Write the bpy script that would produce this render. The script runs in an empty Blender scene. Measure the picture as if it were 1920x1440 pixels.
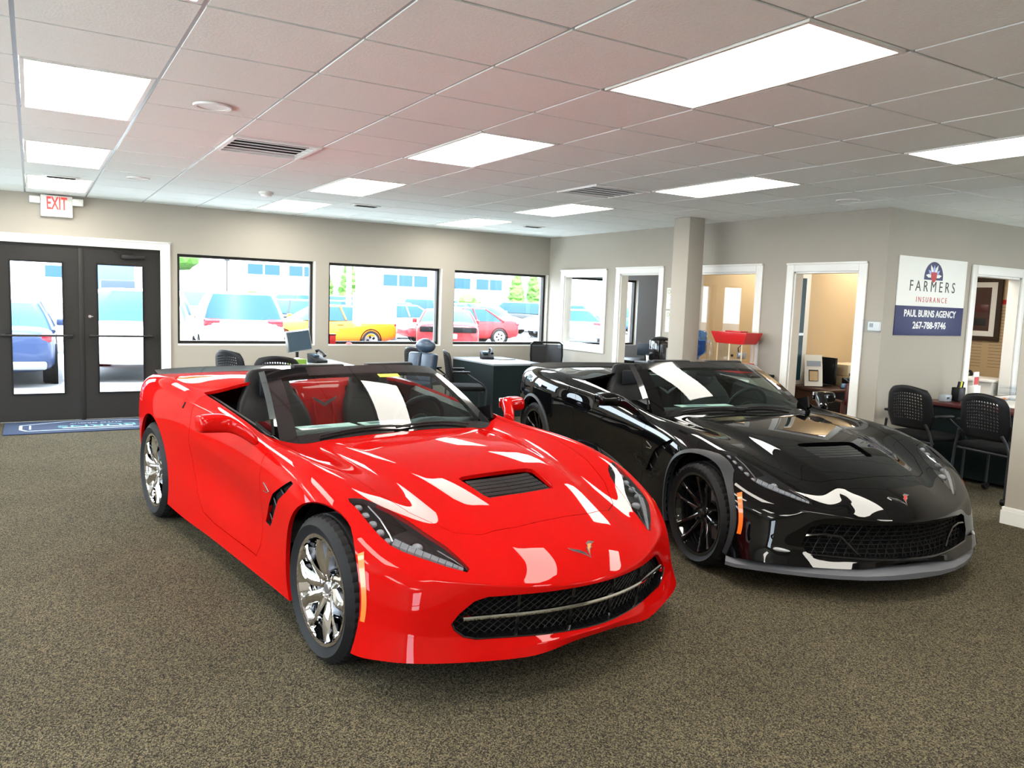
import bpy, bmesh, math, random
from mathutils import Vector, Matrix
from mathutils.bvhtree import BVHTree
from mathutils.interpolate import poly_3d_calc
random.seed(7)
C = bpy.context.scene.collection
SC = bpy.context.scene
PI = math.pi
H = 2.648                                   # ceiling height
# ---------------------------------------------------------------- camera
def rot3(a, b, c):
    return Matrix.Rotation(a, 3, 'Z') @ Matrix.Rotation(b, 3, 'X') @ Matrix.Rotation(c, 3, 'Y')
cam_d = bpy.data.cameras.new('camera'); cam = bpy.data.objects.new('camera', cam_d); C.objects.link(cam)
_R = rot3(math.radians(-31.391), math.radians(-5.945), math.radians(-2.045))
_r, _f, _u = _R.col[0], _R.col[1], _R.col[2]
cam.matrix_world = Matrix(((_r.x, _u.x, -_f.x, 0.04), (_r.y, _u.y, -_f.y, -3.197), (_r.z, _u.z, -_f.z, 1.604), (0, 0, 0, 1)))
cam_d.sensor_width = 36; cam_d.lens = 1478.7 / 1920 * 36; cam_d.clip_end = 500
SC.camera = cam
# ---------------------------------------------------------------- world, sun, exposure
SC.view_settings.view_transform = 'Standard'; SC.view_settings.look = 'None'
SC.view_settings.gamma = 1; SC.view_settings.use_curve_mapping = False
SC.view_settings.exposure = EXPOSURE = 1.75
W = bpy.data.worlds.new('sky'); SC.world = W; W.use_nodes = True
_bg = W.node_tree.nodes['Background']; _bg.inputs[0].default_value = (.80, .91, 1, 1); _bg.inputs[1].default_value = SKY = 4.6
sun_d = bpy.data.lights.new('sun', 'SUN'); sun_d.energy = 5.0; sun_d.angle = .01; sun_d.color = (1, .96, .88)
sun = bpy.data.objects.new('sun', sun_d); C.objects.link(sun); sun.rotation_euler = (math.radians(32), 0, math.radians(-14))
PANEL_EMIT = 6.0
# ---------------------------------------------------------------- materials
M = {}
def lin(c): return tuple((x/12.92 if x <= .04045 else ((x+.055)/1.055)**2.4) for x in c)
def mat(name, rgb, rough=.5, metal=0, coat=0, emit=0, noise=0, scale=20, bump=0, spec=.5, coat_rough=.03):
    m = bpy.data.materials.new(name); m.use_nodes = True; M[name] = m
    nt = m.node_tree; b = nt.nodes['Principled BSDF']; c = (*rgb, 1)
    b.inputs['Base Color'].default_value = c; b.inputs['Roughness'].default_value = rough
    b.inputs['Metallic'].default_value = metal; b.inputs['Coat Weight'].default_value = coat
    b.inputs['Coat Roughness'].default_value = coat_rough; b.inputs['Specular IOR Level'].default_value = spec
    if emit: b.inputs['Emission Color'].default_value = c; b.inputs['Emission Strength'].default_value = emit
    if noise or bump:
        tc = nt.nodes.new('ShaderNodeTexCoord'); n = nt.nodes.new('ShaderNodeTexNoise')
        n.inputs['Scale'].default_value = scale; n.inputs['Detail'].default_value = 4
        nt.links.new(tc.outputs['Object'], n.inputs['Vector'])
        if noise:
            r = nt.nodes.new('ShaderNodeMix'); r.data_type = 'RGBA'
            r.inputs['A'].default_value = tuple(x*(1-noise) for x in rgb)+(1,); r.inputs['B'].default_value = tuple(min(1, x*(1+noise)) for x in rgb)+(1,)
            nt.links.new(n.outputs[0], r.inputs['Factor']); nt.links.new(r.outputs['Result'], b.inputs['Base Color'])
        if bump:
            bp = nt.nodes.new('ShaderNodeBump'); bp.inputs['Strength'].default_value = bump; bp.inputs['Distance'].default_value = .01
            nt.links.new(n.outputs[0], bp.inputs['Height']); nt.links.new(bp.outputs[0], b.inputs['Normal'])
    return m
def glassmat(name, tint, refl=.035, ior=1.5, rough=0):
    m = bpy.data.materials.new(name); m.use_nodes = True; M[name] = m; nt = m.node_tree; nt.nodes.clear()
    o = nt.nodes.new('ShaderNodeOutputMaterial'); mx = nt.nodes.new('ShaderNodeMixShader')
    t = nt.nodes.new('ShaderNodeBsdfTransparent'); g = nt.nodes.new('ShaderNodeBsdfGlossy'); f = nt.nodes.new('ShaderNodeLayerWeight')
    f.inputs['Blend'].default_value = .5; pw = nt.nodes.new('ShaderNodeMath'); pw.operation = 'POWER'; pw.inputs[1].default_value = 5
    ma = nt.nodes.new('ShaderNodeMath'); ma.operation = 'MULTIPLY_ADD'; ma.inputs[1].default_value = .9; ma.inputs[2].default_value = refl
    t.inputs[0].default_value = (*tint, 1); g.inputs['Roughness'].default_value = rough
    nt.links.new(f.outputs['Facing'], pw.inputs[0]); nt.links.new(pw.outputs[0], ma.inputs[0])
    nt.links.new(ma.outputs[0], mx.inputs[0]); nt.links.new(t.outputs[0], mx.inputs[1]); nt.links.new(g.outputs[0], mx.inputs[2]); nt.links.new(mx.outputs[0], o.inputs[0])
    return m
mat('wall_paint', (.365, .335, .285), .7, noise=.03, scale=3)
mat('wall_grey', (.19, .21, .25), .7)
mat('wall_cream', (.58, .43, .25), .7)
mat('trim_white', (.80, .80, .77), .4)
mat('tile', (.87, .92, .90), .85, noise=.06, scale=90, bump=.15)
mat('grid_metal', (.42, .44, .46), .35, metal=.6)
mat('dark_metal', (.019, .0175, .016), .5, spec=.3)
mat('black_plastic', (.007, .007, .008), .45, spec=.22)
mat('black_gloss', (.006, .006, .007), .08, coat=.6)
mat('black_matt', (.004, .004, .0045), .8, spec=.12)
mat('rubber', (.008, .008, .009), .6, spec=.2)
mat('chrome', (.88, .88, .90), .04, metal=1)
mat('silver', (.55, .56, .58), .3, metal=1)
mat('alu', (.35, .36, .38), .45, metal=1)
mat('red_paint', (.42, .003, .0024), .5, coat=.45, spec=0, coat_rough=.015)
mat('black_paint', (.002, .002, .0025), .4, coat=.75, spec=0, coat_rough=.012)
mat('grey_trim', (.022, .024, .028), .5, spec=.3)
mat('splitter_grey', (.10, .105, .12), .5)
mat('amber', (.85, .16, .01), .3, coat=.5)
mat('leather', (.009, .0095, .011), .5, noise=.2, scale=60, bump=.1, spec=.22)
mat('chair_fabric', (.005, .005, .006), .85, spec=.15)
mat('mesh_cloth', (.012, .014, .018), .6, spec=.2)
mat('leather_blue', (.03, .05, .085), .32)
mat('desk_top', (.34, .38, .42), .25)
mat('desk_dark', (.004, .011, .013), .6, spec=.2)
mat('wood_dark', (.055, .022, .014), .35, noise=.4, scale=12)
mat('oxblood', (.08, .012, .014), .35)
mat('paper', (.85, .86, .83), .6)
mat('white_plastic', (.75, .75, .72), .35)
mat('beige_plastic', (.62, .52, .33), .45)
mat('yellow', (.80, .78, .02), .5)
mat('green_box', (.16, .32, .03), .5)
mat('blue_vinyl', (.012, .02, .12), .4)
mat('navy_ink', (.008, .012, .09), .5)
mat('black_ink', (.01, .01, .012), .5)
mat('red_ink', (.5, .02, .02), .5)
mat('pale_blue_ink', (.35, .45, .8), .5)
mat('white_ink', (.85, .85, .85), .5)
mat('screen', (.03, .06, .09), .25)
mat('mat_navy', (.016, .03, .075), .9, noise=.2, scale=120)
mat('mat_pale', (.35, .42, .52), .9); mat('mat_teal', (.12, .30, .33), .9)
mat('exit_red', (.75, .02, .02), .4, emit=.25)
mat('red_enamel', (.55, .01, .012), .3, coat=.5)
mat('water_blue', (.16, .30, .52), .15, coat=.5)
mat('asphalt', (.16, .16, .165), .9, noise=.15, scale=3)
mat('concrete', (.80, .79, .76), .9, noise=.05, scale=2)
mat('line_white', (.8, .8, .8), .7)
mat('lens_red', (.65, .01, .02), .15, coat=.6); mat('lens_dark', (.02, .02, .023), .4)
mat('led', (.30, .31, .33), .2, coat=.8)
mat('foliage', (.05, .14, .012), .7, noise=.5, scale=4); mat('foliage_dark', (.03, .11, .035), .7, noise=.5, scale=3)
mat('bark', (.10, .06, .04), .9)
mat('bldg_white', (.50, .53, .55), .8); mat('bldg_grey', (.42, .45, .48), .8); mat('bldg_glass', (.02, .06, .085), .3, spec=.2)
mat('tan_frame', (.025, .012, .008), .35); mat('art_dark', (.06, .025, .02), .5); mat('art_orange', (.6, .18, .03), .5)
glassmat('pane', (.97, .99, 1)); glassmat('windshield', (.52, .68, .65), refl=.05); glassmat('clear', (.96, .98, 1)); glassmat('hl_glass', (.75, .77, .8), refl=.07)
glassmat('water_glass', (.35, .55, .85), ior=1.4); glassmat('mesh_back', (.12, .13, .16), refl=.02, rough=.6)
m = mat('sheer_paper', (.85, .86, .86), .7); m.node_tree.nodes['Principled BSDF'].inputs['Base Color'].default_value = (.8, .8, .8, 1)
_nt = m.node_tree; _tr = _nt.nodes.new('ShaderNodeBsdfTranslucent'); _mx = _nt.nodes.new('ShaderNodeMixShader'); _mx.inputs[0].default_value = .55; _tr.inputs[0].default_value = (.9, .92, .92, 1)
_nt.links.new(_nt.nodes['Principled BSDF'].outputs[0], _mx.inputs[1]); _nt.links.new(_tr.outputs[0], _mx.inputs[2]); _nt.links.new(_mx.outputs[0], _nt.nodes['Material Output'].inputs[0])
m = mat('panel_light', (1, .955, .86), .5, emit=PANEL_EMIT)
# woven carpet: two-tone flecks in fine rows
m = mat('carpet', (.05, .045, .035), .95, spec=.1); nt = m.node_tree; b = nt.nodes['Principled BSDF']
tc = nt.nodes.new('ShaderNodeTexCoord'); mp = nt.nodes.new('ShaderNodeMapping'); mp.inputs['Scale'].default_value = (230, 200, 1); mp.inputs['Rotation'].default_value = (0, 0, .5)
vo = nt.nodes.new('ShaderNodeTexVoronoi'); vo.inputs['Scale'].default_value = 1; n2 = nt.nodes.new('ShaderNodeTexNoise'); n2.inputs['Scale'].default_value = 260
n3 = nt.nodes.new('ShaderNodeTexNoise'); n3.inputs['Scale'].default_value = 1.2; n3.inputs['Detail'].default_value = 5
nt.links.new(tc.outputs['Object'], mp.inputs[0]); nt.links.new(mp.outputs[0], vo.inputs['Vector']); nt.links.new(tc.outputs['Object'], n2.inputs['Vector']); nt.links.new(tc.outputs['Object'], n3.inputs['Vector'])
cr = nt.nodes.new('ShaderNodeValToRGB'); e = cr.color_ramp.elements; cr.color_ramp.interpolation = 'LINEAR'
e[0].position = .25; e[0].color = (.020, .018, .014, 1); e[1].position = .9; e[1].color = (.19, .160, .095, 1)
x = cr.color_ramp.elements.new(.5); x.color = (.070, .061, .042, 1)
nt.links.new(vo.outputs['Color'], cr.inputs[0])
mx = nt.nodes.new('ShaderNodeMix'); mx.data_type = 'RGBA'; mx.blend_type = 'MULTIPLY'; mx.inputs['Factor'].default_value = .55
r2 = nt.nodes.new('ShaderNodeMapRange'); r2.inputs[1].default_value = .35; r2.inputs[2].default_value = .65; r2.inputs[3].default_value = .8; r2.inputs[4].default_value = 1.15
nt.links.new(n3.outputs[0], r2.inputs[0]); nt.links.new(cr.outputs[0], mx.inputs['A']); nt.links.new(r2.outputs[0], mx.inputs['B']); nt.links.new(mx.outputs['Result'], b.inputs['Base Color'])
bp = nt.nodes.new('ShaderNodeBump'); bp.inputs['Strength'].default_value = .8; bp.inputs['Distance'].default_value = .006
nt.links.new(vo.outputs['Distance'], bp.inputs['Height']); nt.links.new(bp.outputs[0], b.inputs['Normal'])
# ---------------------------------------------------------------- mesh helpers
def tag(o, label=None, cat=None, group=None, kind=None):
    if label: o['label'] = label
    if cat: o['category'] = cat
    if group: o['group'] = group
    if kind: o['kind'] = kind
    return o
def thing(name, label, cat, loc=(0, 0, 0), rz=0, group=None):
    o = bpy.data.objects.new(name, None); C.objects.link(o); o.location = loc; o.rotation_euler = (0, 0, rz); o.empty_display_size = .1
    return tag(o, label, cat, group)
def copy_tree(o, parent=None):
    c = o.copy(); C.objects.link(c); c.parent = parent
    for ch in [k for k in bpy.data.objects if k.parent == o]: copy_tree(ch, c)
    return c
def dup(o, loc, rz, label, group=None):
    c = copy_tree(o); c.location = loc; c.rotation_euler = (0, 0, rz); c['label'] = label
    if group: c['group'] = group
    elif 'group' in c: del c['group']
    return c
def V3(p): return Vector(p)
class MB:
    def __init__(s): s.bm = bmesh.new(); s.mi = 0
    def _add(s, o2):
        for f in o2.faces: f.material_index = s.mi
        me = bpy.data.meshes.new('t'); o2.to_mesh(me); o2.free(); s.bm.from_mesh(me); bpy.data.meshes.remove(me)
    def face(s, pts):
        vs = [s.bm.verts.new(p) for p in pts]; f = s.bm.faces.new(vs); f.material_index = s.mi; return f
    def box(s, a, b, bev=0, rot=None, at=None, seg=2):
        t = bmesh.new(); bmesh.ops.create_cube(t, size=1)
        c = [(a[i]+b[i])/2 for i in range(3)]; d = [abs(b[i]-a[i]) for i in range(3)]
        bmesh.ops.scale(t, vec=d, verts=t.verts)
        if bev: bmesh.ops.bevel(t, geom=t.edges[:], offset=min(bev, min(d)*.49), segments=seg, affect='EDGES', profile=.5)
        if rot is not None: bmesh.ops.transform(t, matrix=rot.to_4x4(), verts=t.verts)
        bmesh.ops.translate(t, vec=c, verts=t.verts)
        if at is not None: bmesh.ops.transform(t, matrix=at, verts=t.verts)
        s._add(t); return s
    def cyl(s, p0, p1, r0, r1=None, n=16, cap=True):
        p0, p1 = V3(p0), V3(p1); d = p1-p0; t = bmesh.new()
        bmesh.ops.create_cone(t, segments=n, radius1=r0, radius2=r0 if r1 is None else r1, depth=d.length, cap_ends=cap)
        bmesh.ops.transform(t, matrix=Matrix.Translation((p0+p1)/2) @ d.to_track_quat('Z', 'Y').to_matrix().to_4x4(), verts=t.verts)
        s._add(t); return s
    def ell(s, c, r, n=20, rot=None):
        t = bmesh.new(); bmesh.ops.create_uvsphere(t, u_segments=n, v_segments=max(6, n//2), radius=1)
        bmesh.ops.scale(t, vec=r, verts=t.verts)
        if rot is not None: bmesh.ops.transform(t, matrix=rot.to_4x4(), verts=t.verts)
        bmesh.ops.translate(t, vec=c, verts=t.verts); s._add(t); return s
    def loft(s, rows, closed=True, cap=True):
        V = [[s.bm.verts.new(p) for p in r] for r in rows]; n = len(rows[0])
        for i in range(len(V)-1):
            for j in range(n if closed else n-1):
                k = (j+1) % n
                try: f = s.bm.faces.new((V[i][j], V[i][k], V[i+1][k], V[i+1][j])); f.material_index = s.mi
                except ValueError: pass
        if cap and closed:
            for r in (V[0][::-1], V[-1]):
                f = s.bm.faces.new(r); f.material_index = s.mi
        return s
    def tube(s, pts, r, n=8, closed=False, cap=True, flat=1):
        pts = [V3(p) for p in pts]; N = len(pts); rows = []; up = None
        for i in range(N):
            if closed: d = pts[(i+1) % N]-pts[i-1]
            else: d = pts[min(i+1, N-1)]-pts[max(i-1, 0)]
            d.normalize()
            if up is None:
                up = Vector((0, 0, 1)) if abs(d.z) < .9 else Vector((1, 0, 0))
            a = d.cross(up).normalized(); b2 = a.cross(d).normalized(); up = b2
            rr = r[i] if isinstance(r, (list, tuple)) else r
            rows.append([pts[i]+a*math.cos(2*PI*k/n)*rr+b2*math.sin(2*PI*k/n)*rr*flat for k in range(n)])
        if closed: rows.append(rows[0])
        return s.loft(rows, True, cap and not closed)
    def lathe(s, prof, n=32, m=None, closed=False):
        rows = []
        for k in range(n+1):
            a = 2*PI*k/n; rows.append([Vector((r*math.cos(a), r*math.sin(a), h)) for r, h in prof])
        t = bmesh.new(); V = [[t.verts.new(p) for p in r] for r in rows[:-1]]
        for i in range(n):
            for j in range(len(prof)-(0 if closed else 1)):
                q = (V[i][j], V[(i+1) % n][j], V[(i+1) % n][(j+1) % len(prof)], V[i][(j+1) % len(prof)])
                t.faces.new(q)
        bmesh.ops.remove_doubles(t, verts=t.verts, dist=1e-6)
        if m is not None: bmesh.ops.transform(t, matrix=m, verts=t.verts)
        s._add(t); return s
    def prism(s, poly, lo, hi, axis=2, bev=0):
        ax = [i for i in range(3) if i != axis]; t = bmesh.new()
        def P(p, h):
            q = [0, 0, 0]; q[ax[0]] = p[0]; q[ax[1]] = p[1]; q[axis] = h; return q
        a = [t.verts.new(P(p, lo)) for p in poly]; b2 = [t.verts.new(P(p, hi)) for p in poly]; n = len(poly)
        t.faces.new(a[::-1]); t.faces.new(b2)
        for i in range(n): t.faces.new((a[i], a[(i+1) % n], b2[(i+1) % n], b2[i]))
        bmesh.ops.recalc_face_normals(t, faces=t.faces)
        if bev: bmesh.ops.bevel(t, geom=t.edges[:], offset=bev, segments=2, affect='EDGES', profile=.5)
        s._add(t); return s
    def xf(s, m): bmesh.ops.transform(s.bm, matrix=m, verts=s.bm.verts); return s
    def build(s, name, m, parent=None, smooth=35, recalc=True, mods=None):
        if recalc: bmesh.ops.recalc_face_normals(s.bm, faces=s.bm.faces)
        me = bpy.data.meshes.new(name); s.bm.to_mesh(me); s.bm.free()
        for k in (m if isinstance(m, (list, tuple)) else [m]): me.materials.append(M[k])
        if smooth:
            me.polygons.foreach_set('use_smooth', [True]*len(me.polygons)); me.set_sharp_from_angle(angle=math.radians(smooth))
        o = bpy.data.objects.new(name, me); C.objects.link(o); o.parent = parent
        return o
def subsurf(o, lv=2):
    md = o.modifiers.new('s', 'SUBSURF'); md.levels = lv; md.render_levels = lv; return o
def box(name, m, a, b, parent=None, bev=0): return MB().box(a, b, bev).build(name, m, parent)
def text_mesh(name, s, m, parent, size, loc, rotm, width=None, depth=.002, align='CENTER', bold=0):
    cu = bpy.data.curves.new('t', 'FONT'); cu.body = s; cu.size = size; cu.align_x = align; cu.extrude = depth; cu.offset = bold; cu.resolution_u = 3
    to = bpy.data.objects.new('t', cu); C.objects.link(to); dg = bpy.context.evaluated_depsgraph_get()
    me = bpy.data.meshes.new_from_object(to.evaluated_get(dg)); bpy.data.objects.remove(to); bpy.data.curves.remove(cu)
    xs = [v.co.x for v in me.vertices]; w = max(xs)-min(xs); k = (width/w) if width else 1
    mt = Matrix.Translation(loc) @ rotm.to_4x4() @ Matrix.Diagonal((k, 1, 1, 1)); me.transform(mt); me.materials.clear(); me.materials.append(M[m])
    o = bpy.data.objects.new(name, me); C.objects.link(o); o.parent = parent; return o
RX90 = Matrix.Rotation(PI/2, 3, 'X')
def lerp(a, b, t): return a+(b-a)*t
def interp(tab, x):
    if x <= tab[0][0]: return tab[0][1]
    for (a, u), (b, v) in zip(tab, tab[1:]):
        if x <= b: return lerp(u, v, (x-a)/(b-a))
    return tab[-1][1]
# ================================================================ SPORTS CARS
TOP = [
 [(.824,0,.447),(.806,.15,.452),(.765,.31,.462),(.70,.45,.474),(.62,.585,.488),(.53,.72,.495)],
 [(.745,0,.527),(.725,.15,.53),(.675,.30,.532),(.60,.44,.535),(.535,.575,.555),(.46,.73,.555)],
 [(.60,0,.600),(.585,.15,.60),(.54,.31,.598),(.475,.45,.588),(.41,.585,.612),(.335,.745,.62)],
 [(.42,0,.664),(.41,.16,.664),(.38,.33,.657),(.325,.465,.640),(.265,.605,.665),(.20,.755,.682)],
 [(.22,0,.722),(.22,.18,.721),(.20,.37,.712),(.16,.485,.688),(.12,.62,.712),(.08,.77,.745)],
 [(.0,0,.775),(.0,.19,.773),(-.01,.39,.762),(-.03,.505,.733),(-.05,.635,.757),(-.08,.785,.785)],
 [(-.25,0,.808),(-.25,.21,.807),(-.25,.43,.797),(-.25,.535,.768),(-.25,.66,.788),(-.25,.795,.815)],
 [(-.5,0,.826),(-.5,.23,.825),(-.5,.465,.813),(-.5,.565,.785),(-.5,.68,.802),(-.5,.80,.832)],
 [(-.73,0,.838),(-.74,.25,.836),(-.77,.49,.82),(-.78,.58,.795),(-.78,.70,.808),(-.76,.80,.838)],
 [(-.84,0,.842),(-.86,.26,.838),(-.93,.50,.815),(-.97,.60,.80),(-.98,.71,.812),(-.97,.795,.856)],
]
BELT = [(-1.2,.785,.885),(-1.5,.785,.915),(-1.75,.785,.94)]
DECK = [
 [(-2.05,0,.97),(-2.03,.2,1.0),(-1.98,.4,1.03),(-1.96,.55,1.02),(-1.96,.68,.985),(-2.0,.79,.962)],
 [(-2.3,0,.985),(-2.3,.2,1.02),(-2.3,.4,1.045),(-2.3,.55,1.03),(-2.3,.68,.99),(-2.3,.805,.985)],
 [(-2.7,0,.985),(-2.7,.2,1.0),(-2.7,.4,1.01),(-2.7,.55,1.0),(-2.7,.69,.985),(-2.7,.825,.998)],
 [(-3.05,0,.97),(-3.05,.2,.975),(-3.05,.4,.975),(-3.05,.55,.97),(-3.05,.69,.97),(-3.05,.81,.982)],
 [(-3.5,0,.95),(-3.49,.2,.95),(-3.46,.4,.95),(-3.42,.55,.95),(-3.37,.68,.95),(-3.30,.775,.957)],
]
SIDE = [
 [(.54,.745,.46),(.548,.765,.40),(.553,.775,.34),(.555,.785,.285),(.56,.80,.235),(.57,.81,.188)],
 [(.43,.825,.53),(.43,.855,.45),(.435,.865,.38),(.44,.875,.30),(.455,.885,.24),(.47,.895,.19)],
 [(.33,.85,.60),(.34,.895,.53),(.345,.915,.45),(.35,.922,.36),(.36,.925,.26),(.37,.925,.17)],
 [(.20,.865,.665),(.2,.92,.60),(.2,.933,.52),(.2,.935,.40),(.2,.935,.28),(.2,.93,.17)],
 [(.08,.875,.72),(.08,.927,.65),(.08,.938,.56),(.08,.938,.42),(.08,.935,.29),(.08,.93,.17)],
 [(-.08,.875,.757),(-.08,.927,.69),(-.08,.937,.58),(-.08,.935,.43),(-.08,.93,.3),(-.08,.92,.17)],
 [(-.25,.875,.79),(-.25,.92,.72),(-.25,.93,.6),(-.25,.925,.45),(-.25,.92,.3),(-.25,.91,.17)],
 [(-.5,.865,.81),(-.5,.903,.74),(-.5,.908,.62),(-.5,.892,.46),(-.5,.895,.3),(-.5,.90,.165)],
 [(-.76,.852,.82),(-.76,.888,.75),(-.76,.890,.62),(-.76,.852,.42),(-.76,.875,.28),(-.76,.89,.155)],
 [(-.97,.845,.838),(-.97,.88,.77),(-.97,.884,.63),(-.97,.838,.45),(-.97,.868,.29),(-.97,.885,.15)],
 [(-1.2,.835,.865),(-1.2,.872,.79),(-1.2,.880,.64),(-1.2,.828,.47),(-1.2,.868,.31),(-1.2,.885,.15)],
 [(-1.5,.835,.895),(-1.5,.87,.82),(-1.5,.882,.66),(-1.5,.825,.50),(-1.5,.872,.33),(-1.5,.885,.15)],
 [(-1.75,.84,.92),(-1.75,.88,.85),(-1.75,.897,.69),(-1.75,.848,.52),(-1.75,.882,.36),(-1.75,.89,.15)],
 [(-2.0,.85,.94),(-2.0,.90,.87),(-2.0,.917,.71),(-2.0,.888,.54),(-2.0,.898,.38),(-2.0,.90,.15)],
 [(-2.3,.872,.96),(-2.3,.918,.88),(-2.3,.932,.75),(-2.3,.925,.55),(-2.3,.92,.33),(-2.3,.915,.17)],
 [(-2.7,.885,.97),(-2.7,.93,.885),(-2.7,.94,.76),(-2.7,.94,.58),(-2.7,.935,.38),(-2.7,.925,.2)],
 [(-3.05,.872,.955),(-3.05,.912,.87),(-3.05,.925,.74),(-3.05,.925,.57),(-3.05,.915,.38),(-3.05,.90,.22)],
 [(-3.33,.835,.925),(-3.35,.862,.85),(-3.36,.872,.74),(-3.35,.87,.58),(-3.34,.86,.40),(-3.32,.84,.25)],
]
FRONT = [  # columns c0..c4 going down from the lip
 [(.826,0,.415),(.812,0,.36),(.80,0,.305),(.805,0,.262),(.832,0,.238),(.82,0,.212)],
 [(.808,.15,.418),(.795,.15,.36),(.785,.15,.305),(.792,.15,.262),(.82,.15,.236),(.81,.15,.21)],
 [(.768,.31,.425),(.757,.31,.365),(.75,.31,.305),(.755,.31,.258),(.785,.31,.222),(.80,.31,.182)],
 [(.705,.45,.435),(.697,.45,.37),(.692,.45,.31),(.695,.45,.26),(.715,.455,.222),(.735,.46,.178)],
 [(.625,.59,.45),(.628,.60,.385),(.628,.61,.325),(.63,.62,.27),(.645,.63,.226),(.66,.64,.182)],
]
REAR = [  # columns c0..c4
 [(-3.58,y,z) for z in (.90,.80,.68,.54,.40,.26)] for y in (0,.2,.4)] + [
 [(-3.54,.55,z) for z in (.90,.80,.68,.54,.40,.26)], [(-3.47,.70,z) for z in (.90,.80,.68,.54,.40,.26)]]
def widen(p, k):
    """Grand-touring wide fenders: push the sides out over both axles"""
    x, y, z = p
    if y < .6: return p
    g = math.exp(-((x-.0)/.42)**2)*.028+math.exp(-((x+2.65)/.55)**2)*.045
    return (x, y+k*g*min(1, (y-.6)/.25), z)
def car_shell(wide):
    bm = bmesh.new(); cl = bm.edges.layers.float.new('crease_edge'); vd = {}
    def v(p):
        p = widen(p, wide); k = tuple(round(c, 4) for c in p)
        if k not in vd: vd[k] = bm.verts.new(p)
        return vd[k]
    def q(a, b, c, d):
        try: bm.faces.new((v(a), v(b), v(c), v(d)))
        except ValueError: pass
    def cre(a, b, w):
        e = bm.edges.get((v(a), v(b)))
        if e: e[cl] = w
    belt = [r[5] for r in TOP]+BELT+[r[5] for r in DECK]
    full = [[belt[i]]+SIDE[i] for i in range(18)]
    for G in (TOP, DECK):
        for i in range(len(G)-1):
            for j in range(5): q(G[i][j], G[i+1][j], G[i+1][j+1], G[i][j+1])
    for i in range(17):
        for j in range(6): q(full[i][j], full[i+1][j], full[i+1][j+1], full[i][j+1])
    F = [[TOP[0][c]]+FRONT[c] for c in range(5)]+[full[0]]
    for c in range(5):
        for j in range(6): q(F[c][j], F[c+1][j], F[c+1][j+1], F[c][j+1])
    Rr = [[DECK[-1][c]]+REAR[c] for c in range(5)]+[full[17]]
    for c in range(5):
        for j in range(6): q(Rr[c][j], Rr[c][j+1], Rr[c+1][j+1], Rr[c+1][j])
    for i in range(1, 9): cre(TOP[i][2], TOP[i+1][2], .55); cre(TOP[i][3], TOP[i+1][3], .15); cre(TOP[i][5], TOP[i+1][5], .25)
    for c in range(5): cre(TOP[0][c], TOP[0][c+1], .6); cre(DECK[-1][c], DECK[-1][c+1], .7); cre(F[c][5], F[c+1][5], .5); cre(F[c][4], F[c+1][4], .4)
    for i in range(9, 17): cre(belt[i], belt[i+1], .65)
    for i in range(6, 13): cre(full[i][3], full[i+1][3], .25)
    for i in range(5, 13): cre(full[i][5], full[i+1][5], .8)
    for i in range(8, 13): cre(full[i][4], full[i+1][4], .1)
    for i in range(0, 3): cre(full[i][0], full[i+1][0], .3)
    me = bpy.data.meshes.new('t'); bmesh.ops.recalc_face_normals(bm, faces=bm.faces); bm.to_mesh(me); bm.free()
    o = bpy.data.objects.new('t', me); C.objects.link(o)
    md = o.modifiers.new('m', 'MIRROR'); md.use_axis = (False, True, False); md.merge_threshold = .002; md.use_clip = True
    md = o.modifiers.new('s', 'SUBSURF'); md.levels = 3
    me2 = bpy.data.meshes.new_from_object(o.evaluated_get(bpy.context.evaluated_depsgraph_get())); bpy.data.objects.remove(o)
    b = bmesh.new(); b.from_mesh(me2); bpy.data.meshes.remove(me2)
    bmesh.ops.recalc_face_normals(b, faces=b.faces)
    f = max(b.faces, key=lambda f: f.calc_center_median().z)
    if f.normal.z < 0: bmesh.ops.reverse_faces(b, faces=b.faces)
    return b
def pip(p, poly):
    x, y = p; c = False; n = len(poly)
    for i in range(n):
        (x1, y1), (x2, y2) = poly[i], poly[(i+1) % n]
        if (y1 > y) != (y2 > y) and x < (x2-x1)*(y-y1)/(y2-y1)+x1: c = not c
    return c
def cut_poly(bm, poly, ax, pred):
    """score the mesh along a polygon seen along one axis, return the faces inside it"""
    u, v = ax; n = len(poly)
    us = [p[0] for p in poly]; vs = [p[1] for p in poly]; mg = .05
    def near(f):
        c = f.calc_center_median(); return min(us)-mg < c[u] < max(us)+mg and min(vs)-mg < c[v] < max(vs)+mg and pred(c)
    for i in range(n):
        a, b = poly[i], poly[(i+1) % n]; L = math.hypot(b[0]-a[0], b[1]-a[1])
        if L < 1e-6: continue
        no = [0, 0, 0]; no[u] = (b[1]-a[1])/L; no[v] = -(b[0]-a[0])/L; co = [0, 0, 0]; co[u] = a[0]; co[v] = a[1]
        x0, x1 = sorted((a[0], b[0])); y0, y1 = sorted((a[1], b[1])); fs = []
        for f in bm.faces:
            c = f.calc_center_median()
            if x0-.06 < c[u] < x1+.06 and y0-.06 < c[v] < y1+.06 and pred(c):
                if min(w.co[u] for w in f.verts) <= x1+1e-5 and max(w.co[u] for w in f.verts) >= x0-1e-5 and min(w.co[v] for w in f.verts) <= y1+1e-5 and max(w.co[v] for w in f.verts) >= y0-1e-5: fs.append(f)
        if not fs: continue
        geom = set(fs)
        for f in fs: geom.update(f.edges); geom.update(f.verts)
        bmesh.ops.bisect_plane(bm, geom=list(geom), dist=1e-5, plane_co=co, plane_no=no)
    return [f for f in bm.faces if near(f) and pip((f.calc_center_median()[u], f.calc_center_median()[v]), poly)]
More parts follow.
